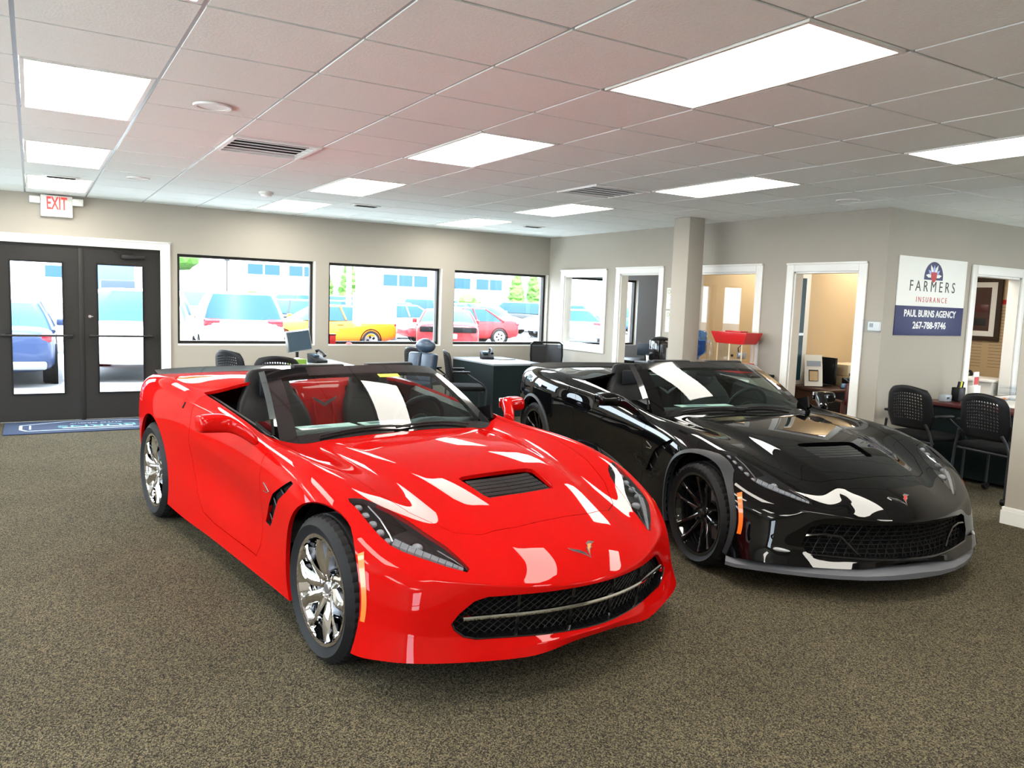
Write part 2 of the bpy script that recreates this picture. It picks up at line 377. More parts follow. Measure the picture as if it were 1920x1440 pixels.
def split_off(bm, faces):
    nb = bmesh.new(); mp = {}
    for f in faces:
        vs = []
        for w in f.verts:
            if w not in mp: mp[w] = nb.verts.new(w.co)
            vs.append(mp[w])
        try: nb.faces.new(vs)
        except ValueError: pass
    bmesh.ops.delete(bm, geom=faces, context='FACES')
    return nb
class Skin:
    """body surface used to seat trim, lamps and badges and to give all paintwork the same smooth normals"""
    def __init__(s, bm):
        s.bm = bm.copy(); s.bm.normal_update(); bmesh.ops.triangulate(s.bm, faces=s.bm.faces[:]); s.bm.faces.ensure_lookup_table(); s.t = BVHTree.FromBMesh(s.bm)
    def nrm(s, p):
        co, no, i, d = s.t.find_nearest(p); f = s.bm.faces[i]; w = poly_3d_calc([v.co for v in f.verts], co)
        n = Vector((0, 0, 0))
        for a, v in zip(w, f.verts): n += v.normal*a
        return n.normalized()
    def near(s, p): return s.t.find_nearest(p)[0]
    def fx(s, y, z):
        h = s.t.ray_cast(Vector((2, y, z)), Vector((-1, 0, 0))); return h[0].x if h[0] else None
    def top(s, x, y):
        h = s.t.ray_cast(Vector((x, y, 2)), Vector((0, 0, -1))); return h[0]
    def side(s, x, z, sg):
        h = s.t.ray_cast(Vector((x, 2*sg, z)), Vector((0, -sg, 0))); return h[0]
def panel(bm, skin, name, m, parent, gap=.0015, flange=.015, offset=0):
    """turn cut-out faces into a panel: tiny shut gap all round and a turned-in edge"""
    for f in bm.faces: f.smooth = True
    inw = {}; be = [e for e in bm.edges if e.is_boundary]
    for e in be:
        f = e.link_faces[0]; c = f.calc_center_median(); mid = (e.verts[0].co+e.verts[1].co)/2; t = (e.verts[1].co-e.verts[0].co).normalized()
        d = (c-mid); d -= t*d.dot(t)
        if d.length > 1e-9: d.normalize()
        for v in e.verts: inw[v] = inw.get(v, Vector((0, 0, 0)))+d
    N = {v: skin.nrm(v.co) for v in bm.verts}
    for v, d in inw.items():
        if d.length > 1e-6: v.co += d.normalized()*gap
    if offset:
        for v in bm.verts: v.co += N[v]*offset
    fl = []
    if flange:
        nv = {v: (bm.verts.new(v.co), bm.verts.new(v.co-N[v]*flange)) for v in inw}
        for e in be:
            a, b = e.link_loops[0].vert, e.link_loops[0].link_loop_next.vert
            f = bm.faces.new((nv[b][0], nv[a][0], nv[a][1], nv[b][1])); f.smooth = True; fl.append(f)
    me = bpy.data.meshes.new(name); bm.verts.index_update(); bm.faces.index_update(); idx = {v.index: n for v, n in N.items()}
    fset = {f.index for f in fl}; bm.to_mesh(me); bm.free()
    nl = [None]*len(me.loops)
    for p in me.polygons:
        for li in p.loop_indices:
            nl[li] = p.normal[:] if p.index in fset else idx[me.loops[li].vertex_index][:]
    me.normals_split_custom_set(nl); me.materials.append(M[m])
    o = bpy.data.objects.new(name, me); C.objects.link(o); o.parent = parent; return o
HL = [(.062,.808),(.088,.753),(.133,.704),(.184,.67),(.272,.628),(.372,.595),(.461,.559),(.53,.541),(.589,.528),(.597,.545),(.541,.609),(.467,.682),(.408,.735),(.359,.766),(.294,.785),(.218,.795),(.144,.802),(.087,.812)]
def mesh_lines(polys, ang, step, clip):
    """parallel lines at an angle clipped to a polygon (y,z)"""
    out = []; d = Vector((math.cos(ang), math.sin(ang))); n = Vector((-d.y, d.x)); k = -40
    while k < 41:
        o = n*(k*step); pts = []; m = len(clip)
        for i in range(m):
            a, b = Vector(clip[i]), Vector(clip[(i+1) % m]); da, db = (a-o).dot(n), (b-o).dot(n)
            if (da > 0) != (db > 0): t = da/(da-db); pts.append(((a+(b-a)*t)-o).dot(d))
        pts.sort()
        for i in range(0, len(pts)-1, 2): out.append((o+d*pts[i], o+d*pts[i+1]))
        k += 1
    return out
def make_wheel(name, rim_r, tire_r, w, style, parent, x, sg, ytr):
    """wheel built around local Y axis (outer face toward +Y), mirrored for the other side"""
    t = bpy.data.objects.new(name, None); C.objects.link(t); t.parent = parent; t.location = (x, sg*ytr, tire_r); t.rotation_euler = (0, 0, 0 if sg > 0 else PI); t.empty_display_size = .1
    A = Matrix.Rotation(-PI/2, 4, 'X')          # lathe axis z -> +y
    h = w/2; r0 = rim_r+.004; R = tire_r
    n = 144; prof = [(r0, -h+.02), (r0+.02, -h+.006), ((r0+R)/2, -h-.006), (R-.03, -h+.004), (R-.008, -h+.022)]
    nt_ = 4
    yy = -h+.022
    gr = [(-.06, 1), (-.02, 1), (.02, 1), (.06, 1)]
    tread = []
    for gy in (-.066, -.022, .022, .066):
        k = gy*w/.24
        tread += [(R, k-.008), (R-.008, k-.006), (R-.008, k+.006), (R, k+.008)]
    prof += tread+[(R-.008, h-.022), (R-.03, h-.004), ((r0+R)/2, h+.006), (r0+.02, h-.006), (r0+.004, h-.012), (r0, h-.02)]
    tm = bmesh.new(); rows = []
    for k in range(n):
        a = 2*PI*k/n; dr = .007 if k % 3 == 0 else 0
        row = []
        for j, (r, hh) in enumerate(prof):
            rr = r-dr if (4 <= j <= 5 or len(prof)-7 <= j <= len(prof)-6) else r
            row.append(tm.verts.new((rr*math.cos(a), rr*math.sin(a), hh)))
        rows.append(row)
    for k in range(n):
        for j in range(len(prof)-1): tm.faces.new((rows[k][j], rows[(k+1) % n][j], rows[(k+1) % n][j+1], rows[k][j+1]))
    b = MB(); b._add(tm); b.xf(A); tire = b.build('tire', 'rubber', t, 30)
    if style == 'black':
        for k, ch in enumerate('CONTINENTAL'):
            a = math.radians(135-k*8.2)
            mtx = Matrix.Rotation(-(a-PI/2), 3, 'Y') @ Matrix(((-1, 0, 0), (0, 0, 1), (0, 1, 0)))
            ctr = Vector((math.cos(a)*(r0+R)/2*.985, h+.005, math.sin(a)*(r0+R)/2*.985))
            mtx = Matrix(((math.sin(a), 0, math.cos(a)), (0, 1, 0), (-math.cos(a), 0, math.sin(a)))) @ Matrix(((-1, 0, 0), (0, 0, 1), (0, 1, 0)))
            mtx = Matrix((Vector((-math.sin(a)*-1, 0, math.cos(a)*-1)), Vector((math.cos(a), 0, math.sin(a))), Vector((0, 1, 0)))).transposed()
            # viewed from outside (+y) the text runs toward -x at the top
            mtx = Matrix((Vector((-math.sin(a), 0, math.cos(a))), Vector((math.cos(a), 0, math.sin(a))), Vector((0, 1, 0)))).transposed()
            a2 = PI-a; mtx = Matrix((Vector((-math.sin(a2), 0, math.cos(a2))), Vector((math.cos(a2), 0, math.sin(a2))), Vector((0, 1, 0)))).transposed()
            ctr = Vector((math.cos(a2)*(r0+R)/2*.97, h+.006, math.sin(a2)*(r0+R)/2*.97))
            tm2 = text_mesh('sidewall_lettering', ch, 'grey_trim', tire, .034, ctr, mtx, None, .001)
    rm = 'chrome' if style == 'chrome' else 'black_gloss'
    b = MB(); b.lathe([(rim_r*.80, -h+.03), (rim_r-.012, -h+.012), (rim_r+.006, -h+.01), (rim_r+.006, -h+.02), (rim_r-.03, -h*.3), (rim_r-.028, h-.05), (rim_r-.014, h-.03), (rim_r-.010, h-.012), (rim_r+.006, h-.010), (rim_r+.007, h-.02)], 72, A).build('rim', rm, t, 40)
    b = MB()
    if style == 'chrome':
        for k in range(5):
            a0 = 2*PI*k/5+.35
            for sgn in (-1, 1):
                rows = []
                for i in range(9):
                    q = i/8; r = lerp(.045, rim_r-.018, q); ang = a0+sgn*(lerp(.20, .235, q)+.07*math.sin(q*PI))+.10*(q*q)
                    ww = lerp(.022, .017, q)+.008*math.sin(q*PI)*(.6)+(.012 if i == 8 else 0); yo = h-.052+.030*q**1.2+.010*math.sin(q*PI)
                    er = Vector((math.cos(ang), 0, math.sin(ang))); et = Vector((-math.sin(ang), 0, math.cos(ang)))
                    P = er*r+Vector((0, yo, 0)); tt = .03
                    tw = et*ww+Vector((0, sgn*.010*math.sin(q*PI), 0))
                    rows.append([P-tw*1, P-tw*.45+Vector((0, .010, 0)), P+tw*.45+Vector((0, .010, 0)), P+tw*1, P+tw*.7-Vector((0, tt, 0)), P-tw*.7-Vector((0, tt, 0))])
                b.loft(rows)
        b.lathe([(0, h-.052), (.062, h-.052), (.075, h-.07), (.08, h-.12), (0, h-.12)], 30, A)
    else:
        for k in range(5):
            a0 = 2*PI*k/5+.5
            for sgn in (-1, 1):
                rows = []
                for i in range(8):
                    q = i/7; r = lerp(.04, rim_r-.018, q); ang = a0+sgn*lerp(.30, .22, q); ww = lerp(.017, .0085, min(1, q*1.6))+(.010*max(0, q-.85)/.15)
                    yo = h-.065+.050*q**1.3; er = Vector((math.cos(ang), 0, math.sin(ang))); et = Vector((-math.sin(ang), 0, math.cos(ang))); P = er*r+Vector((0, yo, 0))
                    rows.append([P-et*ww, P-et*ww*.4+Vector((0, .006, 0)), P+et*ww*.4+Vector((0, .006, 0)), P+et*ww, P+et*ww-Vector((0, .028, 0)), P-et*ww-Vector((0, .028, 0))])
                b.loft(rows)
        b.lathe([(0, h-.062), (.06, h-.062), (.07, h-.08), (.08, h-.13), (0, h-.13)], 30, A)
    b.build('spokes', rm, t, 40)
    b = MB(); b.lathe([(0, h-.040), (.022, h-.042), (.028, h-.05), (.028, h-.07)], 24, A); b.build('center_cap', 'silver' if style == 'chrome' else 'black_plastic', t)
    b = MB()
    for k in range(5):
        a = 2*PI*k/5+.35; p = Vector((math.cos(a)*.052, 0, math.sin(a)*.052)); MB().cyl(p+Vector((0, h-.07, 0)), p+Vector((0, h-.038, 0)), .010, n=6).build('lug_nut', rm, t)
    b.bm.free()
    b = MB(); b.lathe([(.06, h-.135), (.165, h-.135), (.165, h-.16), (.06, h-.16)], 40, A, closed=True); b.build('brake_disc', 'alu', t)
    b = MB()
    for k in range(-3, 3):
        a = k*.16+(PI if sg > 0 else 0)+.2
        b.box((-.03, -.04, -.028), (.03, .04, .028), .008, at=Matrix.Translation((math.cos(a)*.15, h-.148, math.sin(a)*.15)) @ Matrix.Rotation(-a, 4, 'Y'))
    b.build('brake_caliper', 'black_plastic' if style == 'black' else 'alu', t)
    return t
def flat_emblem(skin, parent, ctr, size, gold):
    """crossed-flags badge: two swept wings meeting in a V, sitting on the bonnet"""
    e = bpy.data.objects.new('emblem', None); C.objects.link(e); e.parent = parent; e.empty_display_size = .05
    def pt(u, v, h): # u across (+ = car left), v forward
        return None
    def wing(pts, m, h):
        bm = bmesh.new(); a = []; c = []
        for (u, v) in pts:
            g = ctr+Vector((v*size, u*size, 0)); s = skin.top(g.x, g.y); n = skin.nrm(s); a.append(bm.verts.new(s+n*.0005)); c.append(bm.verts.new(s+n*h))
        n_ = len(a); bm.faces.new(c)
        for i in range(n_): bm.faces.new((a[i], a[(i+1) % n_], c[(i+1) % n_], c[i]))
        b = MB(); b._add(bm); return b.build('wing', m, e, 20)
    # in (u, v): tip at the front (v=+.5)
    R_ = [(0, .5), (-.10, .22), (-.35, -.02), (-.62, -.12), (-.95, -.28), (-.80, -.05), (-.60, .05), (-.38, .18), (-.12, .38)]
    L_ = [(0, .5), (.07, .20), (.12, -.02), (.30, -.12), (.36, -.30), (.62, -.42), (.95, -.30), (.62, -.20), (.52, .0), (.34, .08), (.18, .22)]
    wing(R_, 'chrome', .006); wing(L_, 'chrome', .006)
    wing([(u*.72-.10, v*.6+.02) for u, v in R_], 'black_ink', .0068)
    wing([(u*.55+.16, v*.55-.02) for u, v in L_], gold, .0068)
    return e
def sports_car(kind, loc, rz, label):
    red = kind == 'red'; paint = 'red_paint' if red else 'black_paint'
    car = thing('sports_car', label, 'car', loc, rz)
    body = car_shell(0 if red else 1); skin = Skin(body)
    wx = (0, -2.71); wr = (.3266, .341) if red else (.327, .338)
    # wheel arches
    for i, (X, r) in enumerate(zip(wx, wr)):
        Ra = r+.045
        circ = [(X+Ra*math.cos(2*PI*k/44), r+.012+Ra*math.sin(2*PI*k/44)) for k in range(44)]
        for sg in (1, -1):
            fs = cut_poly(body, circ, (0, 2), lambda c: c.y*sg > .6); bmesh.ops.delete(body, geom=fs, context='FACES')
    # bonnet
    hood = [(.50, 0), (.497, .2), (.465, .38), (.40, .48), (.22, .595), (.0, .67), (-.3, .725), (-.6, .757), (-1.2, .775)]
    hp = hood+[(x, -y) for x, y in hood[:0:-1]]
    # bonnet vent first, so that it is a hole in the bonnet
    vent = [(.262, .192), (.235, .205), (.06, .225), (.045, .20), (.045, -.20), (.06, -.225), (.235, -.205), (.262, -.192), (.272, 0)]
    vf = cut_poly(body, vent, (0, 1), lambda c: c.z > .6); split_off(body, vf).free()
    for sg in (1, -1):   # headlamps
        pl = [(x, y*sg) for x, y in HL]
        fs = cut_poly(body, pl, (0, 1), lambda c: c.y*sg > .4 and c.z > .5); nb = split_off(body, fs)
        hb = nb.copy()
        lamp = bpy.data.objects.new('headlight', None); C.objects.link(lamp); lamp.parent = car; lamp.empty_display_size = .05
        panel(nb, skin, 'lamp_lens', 'hl_glass', lamp, .003, .004, .001)
        # dark tub under the lens
        N = {v: skin.nrm(v.co) for v in hb.verts}; be = [e for e in hb.edges if e.is_boundary]; old = {v: v.co.copy() for e in be for v in e.verts}
        for v in hb.verts: v.co -= N[v]*.05
        tp = {v: hb.verts.new(p) for v, p in old.items()}
        for e in be: hb.faces.new((e.verts[0], e.verts[1], tp[e.verts[1]], tp[e.verts[0]]))
        b = MB(); b._add(hb); b.build('lamp_housing', 'lens_dark', lamp, 30)
        def on(x, y, d=.012):
            s = skin.top(x, y*sg); return s-skin.nrm(s)*d
        b = MB()
        for k in range(5):
            q = k/4; p = on(lerp(.115, .325, q), lerp(.785, .755, q), .024); b.ell(p, (.020, .020, .016), 14)
        b.build('led_row', 'led', lamp)
        b = MB()
        strip = [(.345, .752), (.40, .712), (.45, .67), (.50, .625), (.545, .583), (.578, .553)]
        wd = [.024, .022, .018, .015, .012, .008]
        for i in range(5):
            for j in range(2):
                q0, q1 = j/2, j/2+.46
                P = []
                for q in (q0, q1):
                    x, y, w = (lerp(strip[i][0], strip[i+1][0], q), lerp(strip[i][1], strip[i+1][1], q), lerp(wd[i], wd[i+1], q))
                    P.append((on(x-w*.4, y-w*.9, .006), on(x+w*.4, y+w*.1, .006)))
                d = Vector((0, 0, -.02)); b.loft([[P[0][0], P[0][1], P[0][1]+d, P[0][0]+d], [P[1][0], P[1][1], P[1][1]+d, P[1][0]+d]])
        b.build('running_light', 'led', lamp, 0)
        b = MB(); p = on(.40, .66, .03); n = skin.nrm(p); b.cyl(p-n*.02, p+n*.004, .030, .033, 24); b.build('projector', 'black_gloss', lamp)
        b = MB(); b.ell(on(.40, .66, .026), (.025, .025, .018), 20); b.build('projector_lens', 'led', lamp)
        b = MB(); b.tube([on(.13, .745, .01), on(.22, .735, .008), on(.31, .74, .006), on(.345, .745, .006)], .0035, 6); b.build('trim_strip', 'chrome', lamp); b = MB(); b.tube([on(.46, .60, .01), on(.52, .568, .008), on(.57, .545, .006)], .003, 6); b.build('trim_strip', 'chrome', lamp)
    fs = cut_poly(body, hp, (0, 1), lambda c: c.z > .57 and c.x > -1.02 and abs(c.y) < .79); nb = split_off(body, fs)
    panel(nb, skin, 'hood', paint, car, .0035, .02)
    # hood vent insert: slatted grille set a little below the bonnet
    vt = bpy.data.objects.new('hood_vent', None); C.objects.link(vt); vt.parent = car; vt.empty_display_size = .05
    b = MB(); b.prism([(x, y) for x, y in vent], .62, .66); b.build('vent_tray', 'black_matt', vt)
    b = MB()
    for k in range(6):
        x = .075+k*.033; P = []
        for j in range(13):
            y = lerp(-.195, .195, j/12); xx = x+.012*(1-(y/.2)**2); z = skin.top(xx, y).z
            P.append([Vector((xx-.013, y, z-.012)), Vector((xx+.013, y, z-.020)), Vector((xx+.010, y, z-.026)), Vector((xx-.013, y, z-.018))])
        b.loft(P)
    for yv in (-.13, -.065, 0, .065, .13):
        rows = []
        for x in (.06, .12, .18, .25):
            z = skin.top(x, yv).z; rows.append([Vector((x, yv-.002, z-.03)), Vector((x, yv+.002, z-.03)), Vector((x, yv+.002, z-.05)), Vector((x, yv-.002, z-.05))])
        b.loft(rows)
    b.build('louvers', 'black_gloss', vt, 20)
    # doors
    door = [(-.745, .78), (-.70, .84), (-.73, .9), (-1.0, 1.1), (-1.95, 1.1), (-1.93, .93), (-1.90, .80), (-1.93, .66), (-1.90, .50), (-1.80, .36), (-1.70, .27), (-1.5, .245), (-1.2, .24), (-.83, .24), (-.79, .30), (-.775, .5)]
    for sg in (1, -1):
        fs = cut_poly(body, door, (0, 2), lambda c: c.y*sg > .775); nb = split_off(body, fs)
        panel(nb, skin, 'door', paint, car, .004, .025)
    # front grille opening
    if red: go = [(0, .437), (.2, .435), (.4, .432), (.50, .428), (.545, .412), (.60, .365), (.628, .33), (.62, .305), (.585, .275), (.54, .262), (.3, .256), (0, .252)]
    else: go = [(0, .430), (.2, .428), (.4, .424), (.53, .418), (.585, .395), (.60, .36), (.625, .30), (.60, .255), (.55, .235), (.3, .232), (0, .232)]
    gp = go+[(-y, z) for y, z in go[-2:0:-1]]
    fs = cut_poly(body, gp, (1, 2), lambda c: c.x > .5 and c.z < .46); split_off(body, fs).free()
    gr = bpy.data.objects.new('front_grille', None); C.objects.link(gr); gr.parent = car; gr.empty_display_size = .05
    def G(y, z, d=0):
        x = skin.fx(max(-.70, min(.70, y)), z); return Vector(((x if x else .6)-d, y, z))
    def ring(sc, dy=0): return [(y*sc, .345+(z-.345)*sc) for y, z in gp]
    dense = []
    for i in range(len(gp)):
        a, c = gp[i], gp[(i+1) % len(gp)]; n = max(1, int(math.hypot(a[0]-c[0], a[1]-c[1])/.03))
        for k in range(n): dense.append((lerp(a[0], c[0], k/n), lerp(a[1], c[1], k/n)))
    b = MB(); b.loft([[G(y, z, .0) for y, z in dense], [G(y*.99, .345+(z-.345)*.96, .03) for y, z in dense], [G(y*.985, .345+(z-.345)*.95, .09) for y, z in dense]], True, False)
    b.build('grille_surround', 'black_gloss', gr, 60)
    b = MB(); rows = []
    for j in range(7):
        z = lerp(.225, .45, j/6); rows.append([Vector((G(lerp(-.64, .64, i/24), max(.25, min(.43, z))).x-.085, lerp(-.64, .64, i/24), z)) for i in range(25)])
    b.loft(rows, False); b.build('radiator_panel', 'black_matt', gr)
    inner = [(y*.985, .345+(z-.345)*.95) for y, z in gp]
    b = MB()
    if red: sets = [(math.radians(38), .022), (math.radians(-38), .022)]
    else: sets = [(math.radians(62), .05), (math.radians(-62), .05), (0, .025)]
    for ang, st in sets:
        for a, c in mesh_lines(None, ang, st, inner):
            L = (c-a).length
            if L < .01: continue
            n = max(2, int(L/.06)+1); P = [G(*(a+(c-a)*(k/(n-1))), .045) for k in range(n)]; b.tube(P, .0022 if red else .003, 4)
    b.build('mesh_insert', 'black_plastic', gr, 0)
    if red:
        b = MB(); P = [G(lerp(-.585, .585, k/28), lerp(.350, .343, abs(k-14)/14)+.004*math.cos((k-14)/14*1.5), .004) for k in range(29)]
        b.tube(P, .0105, 8, flat=1.0); b.build('chrome_bar', 'chrome', gr)
        for y in (-.36, -.12, .12, .36): MB().tube([G(y, .43, .035), G(y, .36, .03), G(y, .30, .035), G(y, .262, .04)], .008, 6).build('grille_strut', 'black_gloss', gr)
        b = MB(); b.tube([G(y, z-.002, .000) for y, z in dense if z < .345], .0045, 6); b.build('lower_trim', 'black_gloss', gr)
    else:
        for sg in (1, -1):
            pl = [(sg*.40, .40), (sg*.56, .38), (sg*.60, .345), (sg*.585, .285), (sg*.50, .25), (sg*.32, .25)]
            b = MB(); pts = [(sg*.615, .345), (sg*.50, .36), (sg*.42, .35), (sg*.37, .30), (sg*.33, .252)]
            b.tube([G(y, z, .012) for y, z in pts], .009, 6); b.build('duct_frame', 'black_gloss', gr)
        b = MB(); P = [G(lerp(-.58, .58, k/28), .236+.012*abs((k-14)/14)**4, -.006) for k in range(29)]; b.tube(P, .007, 6); b.build('lower_blade', 'black_gloss', gr)
    # side fender vents
    for sg in (1, -1):
        pv = [(-.30, .735), (-.335, .742), (-.42, .70), (-.55, .635), (-.625, .565), (-.725, .45), (-.64, .445), (-.555, .53), (-.46, .625), (-.36, .685)]
        fs = cut_poly(body, pv, (0, 2), lambda c: c.y*sg > .7); nb = split_off(body, fs); hb = nb.copy(); nb.free()
        N = {v: skin.nrm(v.co) for v in hb.verts}; be = [e for e in hb.edges if e.is_boundary]; old = {v: v.co.copy() for e in be for v in e.verts}
        for v in hb.verts: v.co -= N[v]*.022
        tp = {v: hb.verts.new(p) for v, p in old.items()}
        for e in be: hb.faces.new((e.verts[0], e.verts[1], tp[e.verts[1]], tp[e.verts[0]]))
        b = MB(); b._add(hb); vo_ = b.build('fender_vent', 'black_matt', car, 30)
        def S(x, z, d): s = skin.side(x, z, sg); return s-skin.nrm(s)*d
        b = MB()
        for (xa, za), (xb, zb) in (((-.40, .66), (-.47, .675)), ((-.52, .57), (-.58, .61)), ((-.63, .48), (-.69, .51))):
            MB().tube([S(xa, za, .012), S(xb, zb, .016)], .006, 6).build('vent_fin', 'black_plastic', vo_)
        b.bm.free()
        b = MB(); sc = 1
        for d in (-1, 1): b.tube([S(-.60, .632, -.004), S(-.63, .634+.010*d, -.004), S(-.685, .642+.020*d, -.004)], .0035, 5)
        b.build('fender_badge', 'chrome', car)
        # amber side marker along the arch
        rows = []
        for k in range(13):
            a = lerp(math.radians(-3), math.radians(37 if red else 30), k/12); Ra = wr[0]+(.052 if red else .078)
            row = []
            for dr, dn in ((0, -.004), (0, .002), (.020, .002), (.020, -.004)):
                s = S((Ra+dr)*math.cos(a), wr[0]+.012+(Ra+dr)*math.sin(a), -dn); row.append(s)
            rows.append(row)
        MB().loft(rows).build('side_marker', 'amber', car)
        # dark quarter panel slot behind the door
        b = MB(); b.tube([S(-2.05, .90, 0), S(-2.055, .862, 0)], [.008, .010], 6); b.build('quarter_slot', 'black_gloss', car)
    # body shell
    panel(body, skin, 'body', paint, car, 0.0, .02)
    # wheel wells, floor pan
    b = MB()
    for i, (X, r) in enumerate(zip(wx, wr)):
        for sg in (1, -1):
            b.loft([[Vector((X+(r+.05)*math.cos(a), sg*yy, r+.012+(r+.05)*math.sin(a))) for a in [PI*(1.12)-k*PI*1.24/16 for k in range(17)]] for yy in (.85, .55)], False)
            b.prism([(X+(r+.05)*math.cos(a), r+.012+(r+.05)*math.sin(a)) for a in [PI*(1.12)-k*PI*1.24/16 for k in range(17)]], sg*.55-.004, sg*.55+.004, 1)
    b.box((-3.4, -.80, .15), (.45, .80, .165)); b.box((-2.2, -.86, .15), (-.5, .86, .165))
    b.build('wheel_wells', 'black_matt', car, 30)
    if not red:      # wide arch trims and grey front splitter
        for sg in (1, -1):
            for X, r, in zip(wx, wr):
                rows = []
                for k in range(37):
                    a = lerp(math.radians(-24), math.radians(204), k/36); r0_ = r+.045; row = []
                    def AP(dr):
                        x_, z_ = X+(r0_+dr)*math.cos(a), r+.012+(r0_+dr)*math.sin(a); s_ = skin.side(x_, max(z_, .20), sg)
                        return Vector((x_, s_.y if s_ else sg*.9, z_))
                    p0, p1 = AP(-.002), AP(.022); n0 = Vector((0, sg, 0))
                    if abs(p1.y) < abs(p0.y)-.05: p1.y = sg*(abs(p0.y)-.05)
                    rows.append([p0-n0*.04, p0+n0*.010, p0+n0*.012, p1+n0*.006, p1-n0*.012])
                MB().loft(rows).build('arch_trim', 'grey_trim', car, 40)
        sp = [(.865, 0), (.85, .18), (.815, .33), (.76, .47), (.69, .60), (.60, .73), (.52, .83), (.44, .925), (.38, .955)]
        top = sp+[(x, -y) for x, y in sp[:0:-1]]
        full = [(x, -y) for x, y in sp[:0:-1]]; full = full+sp
        rows = []
        for x, y in sorted(full, key=lambda p: p[1]):
            nrm = Vector((x+.3, y*.6, 0)).normalized(); ins = .10; zz = .02*math.exp(-((abs(y)-.30)/.08)**2)
            rise = .012*max(0, 1-abs(y)/.30)+.0
            rows.append([Vector((x-nrm.x*ins, y-nrm.y*ins, .125)), Vector((x, y, .128)), Vector((x+.002, y, .150+rise)), Vector((x-nrm.x*.035, y-nrm.y*.035, .178+rise)), Vector((x-nrm.x*ins, y-nrm.y*ins, .178))])
        MB().loft(rows).build('front_splitter', 'splitter_grey', car, 40)
        for sg in (1, -1):
            b = MB(); b.loft([[Vector((x, sg*y, .15)), Vector((x, sg*(y+.02), .152)), Vector((x, sg*(y+.015), .19)), Vector((x, sg*y, .20))] for x, y in [(-.45, .885), (-1.0, .88), (-1.6, .885), (-2.2, .90)]]); b.build('side_skirt', 'grey_trim', car)
            b = MB(); x = skin.fx(.62, .24) or .63; q_ = skin.near(Vector((.56, sg*.74, .26))); b.ell(q_-skin.nrm(q_)*.004, (.012, .07, .012), 16, Matrix.Rotation(sg*.85, 3, 'Z')); b.build('fog_reflector', 'led', car)
    # rear spoiler
    b = MB(); rows = []
    for k in range(17):
        y = lerp(-.73, .73, k/16); x = -3.44+.07*(y/.73)**2; zz = .965-.012*(y/.73)**4
        rows.append([Vector((x+.10, y, zz-.005)), Vector((x, y, zz+.018)), Vector((x-.03, y, zz+.028)), Vector((x-.04, y, zz+.018)), Vector((x-.02, y, zz-.03)), Vector((x+.08, y, zz-.03))])
    b.loft(rows); b.build('rear_spoiler', 'black_gloss' if red else 'black_plastic', car, 50)
    for sg in (1, -1):
        b = MB(); b.box((-3.60, sg*.45-.12, .74), (-3.55, sg*.45+.12, .83), .02); b.build('tail_light', 'lens_red', car)
    # ---------------- windscreen
    NB = 17
    base = []; head = []
    for k in range(NB):
        s = -1+2*k/(NB-1); base.append(Vector((-.865-.10*s*s-.02*s**4+.06, .715*s, .846-.048*s*s+.0))); head.append(Vector((-1.385-.115*s*s, .585*s, 1.172-.034*abs(s)**2.6)))
    def WS(u, v):   # u 0..NB-1, v 0..1 bottom to top
        i = int(min(NB-2, u)); f = u-i; a = base[i].lerp(base[i+1], f); c = head[i].lerp(head[i+1], f); p = a.lerp(c, v); b_ = math.sin(v*PI)*.022; return p+Vector((b_*.55, 0, b_))
    ws = bpy.data.objects.new('windshield', None); C.objects.link(ws); ws.parent = car; ws.empty_display_size = .05
    b = MB(); b.loft([[WS(lerp(.85, NB-1.85, i/30), lerp(.055, .86, j/10)) for i in range(31)] for j in range(11)], False); b.build('glass', 'windshield', ws, 180)
    # frame: header rail, pillars and cowl band around the glass
    def band(u0, u1, v0, v1, nu, nv, name, m, th):
        nrm = Vector((.55, 0, .83))
        def sd(p): return p-nrm*th
        g = [[WS(lerp(u0, u1, i/nu), lerp(v0, v1, j/nv)) for i in range(nu+1)] for j in range(nv+1)]
        b = MB(); b.loft(g, False); b.loft([[sd(p) for p in r] for r in g], False)
        rim_ = g[0]+[r[-1] for r in g[1:]]+g[-1][-2::-1]+[r[0] for r in g[-2:0:-1]]
        b.loft([rim_, [sd(p) for p in rim_]], True, False); return b.build(name, m, ws, 40)
    band(0, NB-1, .845, 1.0, 32, 2, 'header_rail', 'black_gloss', .028)
    band(0, 1.0, .0, .86, 1, 12, 'pillar', 'black_gloss' if red else 'black_paint', .03); band(NB-2, NB-1, .0, .86, 1, 12, 'pillar', 'black_gloss' if red else 'black_paint', .03)
    band(.5, NB-1.5, -.02, .07, 30, 1, 'cowl_band', 'black_gloss', .012)
    for sg in (1, -1):   # outer pillar skin running down to the belt
        u = 0 if sg < 0 else NB-1
        rows = []
        for j in range(9):
            v = j/8; p = WS(u if u else 0, v); q = p+Vector((-.05, sg*.016, -.012)); r = p+Vector((-.075, -sg*.02, -.02)); rows.append([p+Vector((0, 0, .002)), q, r, p+Vector((-.02, -sg*.03, -.02))])
        b = MB(); b.loft(rows); b.build('pillar_cover', 'black_gloss', ws, 50)
        b = MB(); b.prism([(-.97, .845), (-.99, .93), (-1.10, .90), (-1.22, .885), (-1.2, .865), (-1.0, .84)], sg*.735-.008, sg*.735+.008, 1); b.build('quarter_glass', 'black_gloss', ws)
    for s0, s1 in ((-.42, -.08), (.08, .42)):   # roof latches seen over the rail
        b = MB(); b.box((-1.52, s0, 1.146), (-1.45, s1, 1.176), .014); b.build('latch_cover', 'black_plastic', ws)
    b = MB(); b.ell((-1.33, 0, 1.085), (.012, .10, .028), 20); b.tube([(-1.33, 0, 1.10), (-1.37, 0, 1.155)], .012, 8); b.build('rear_view_mirror', 'black_plastic', ws)
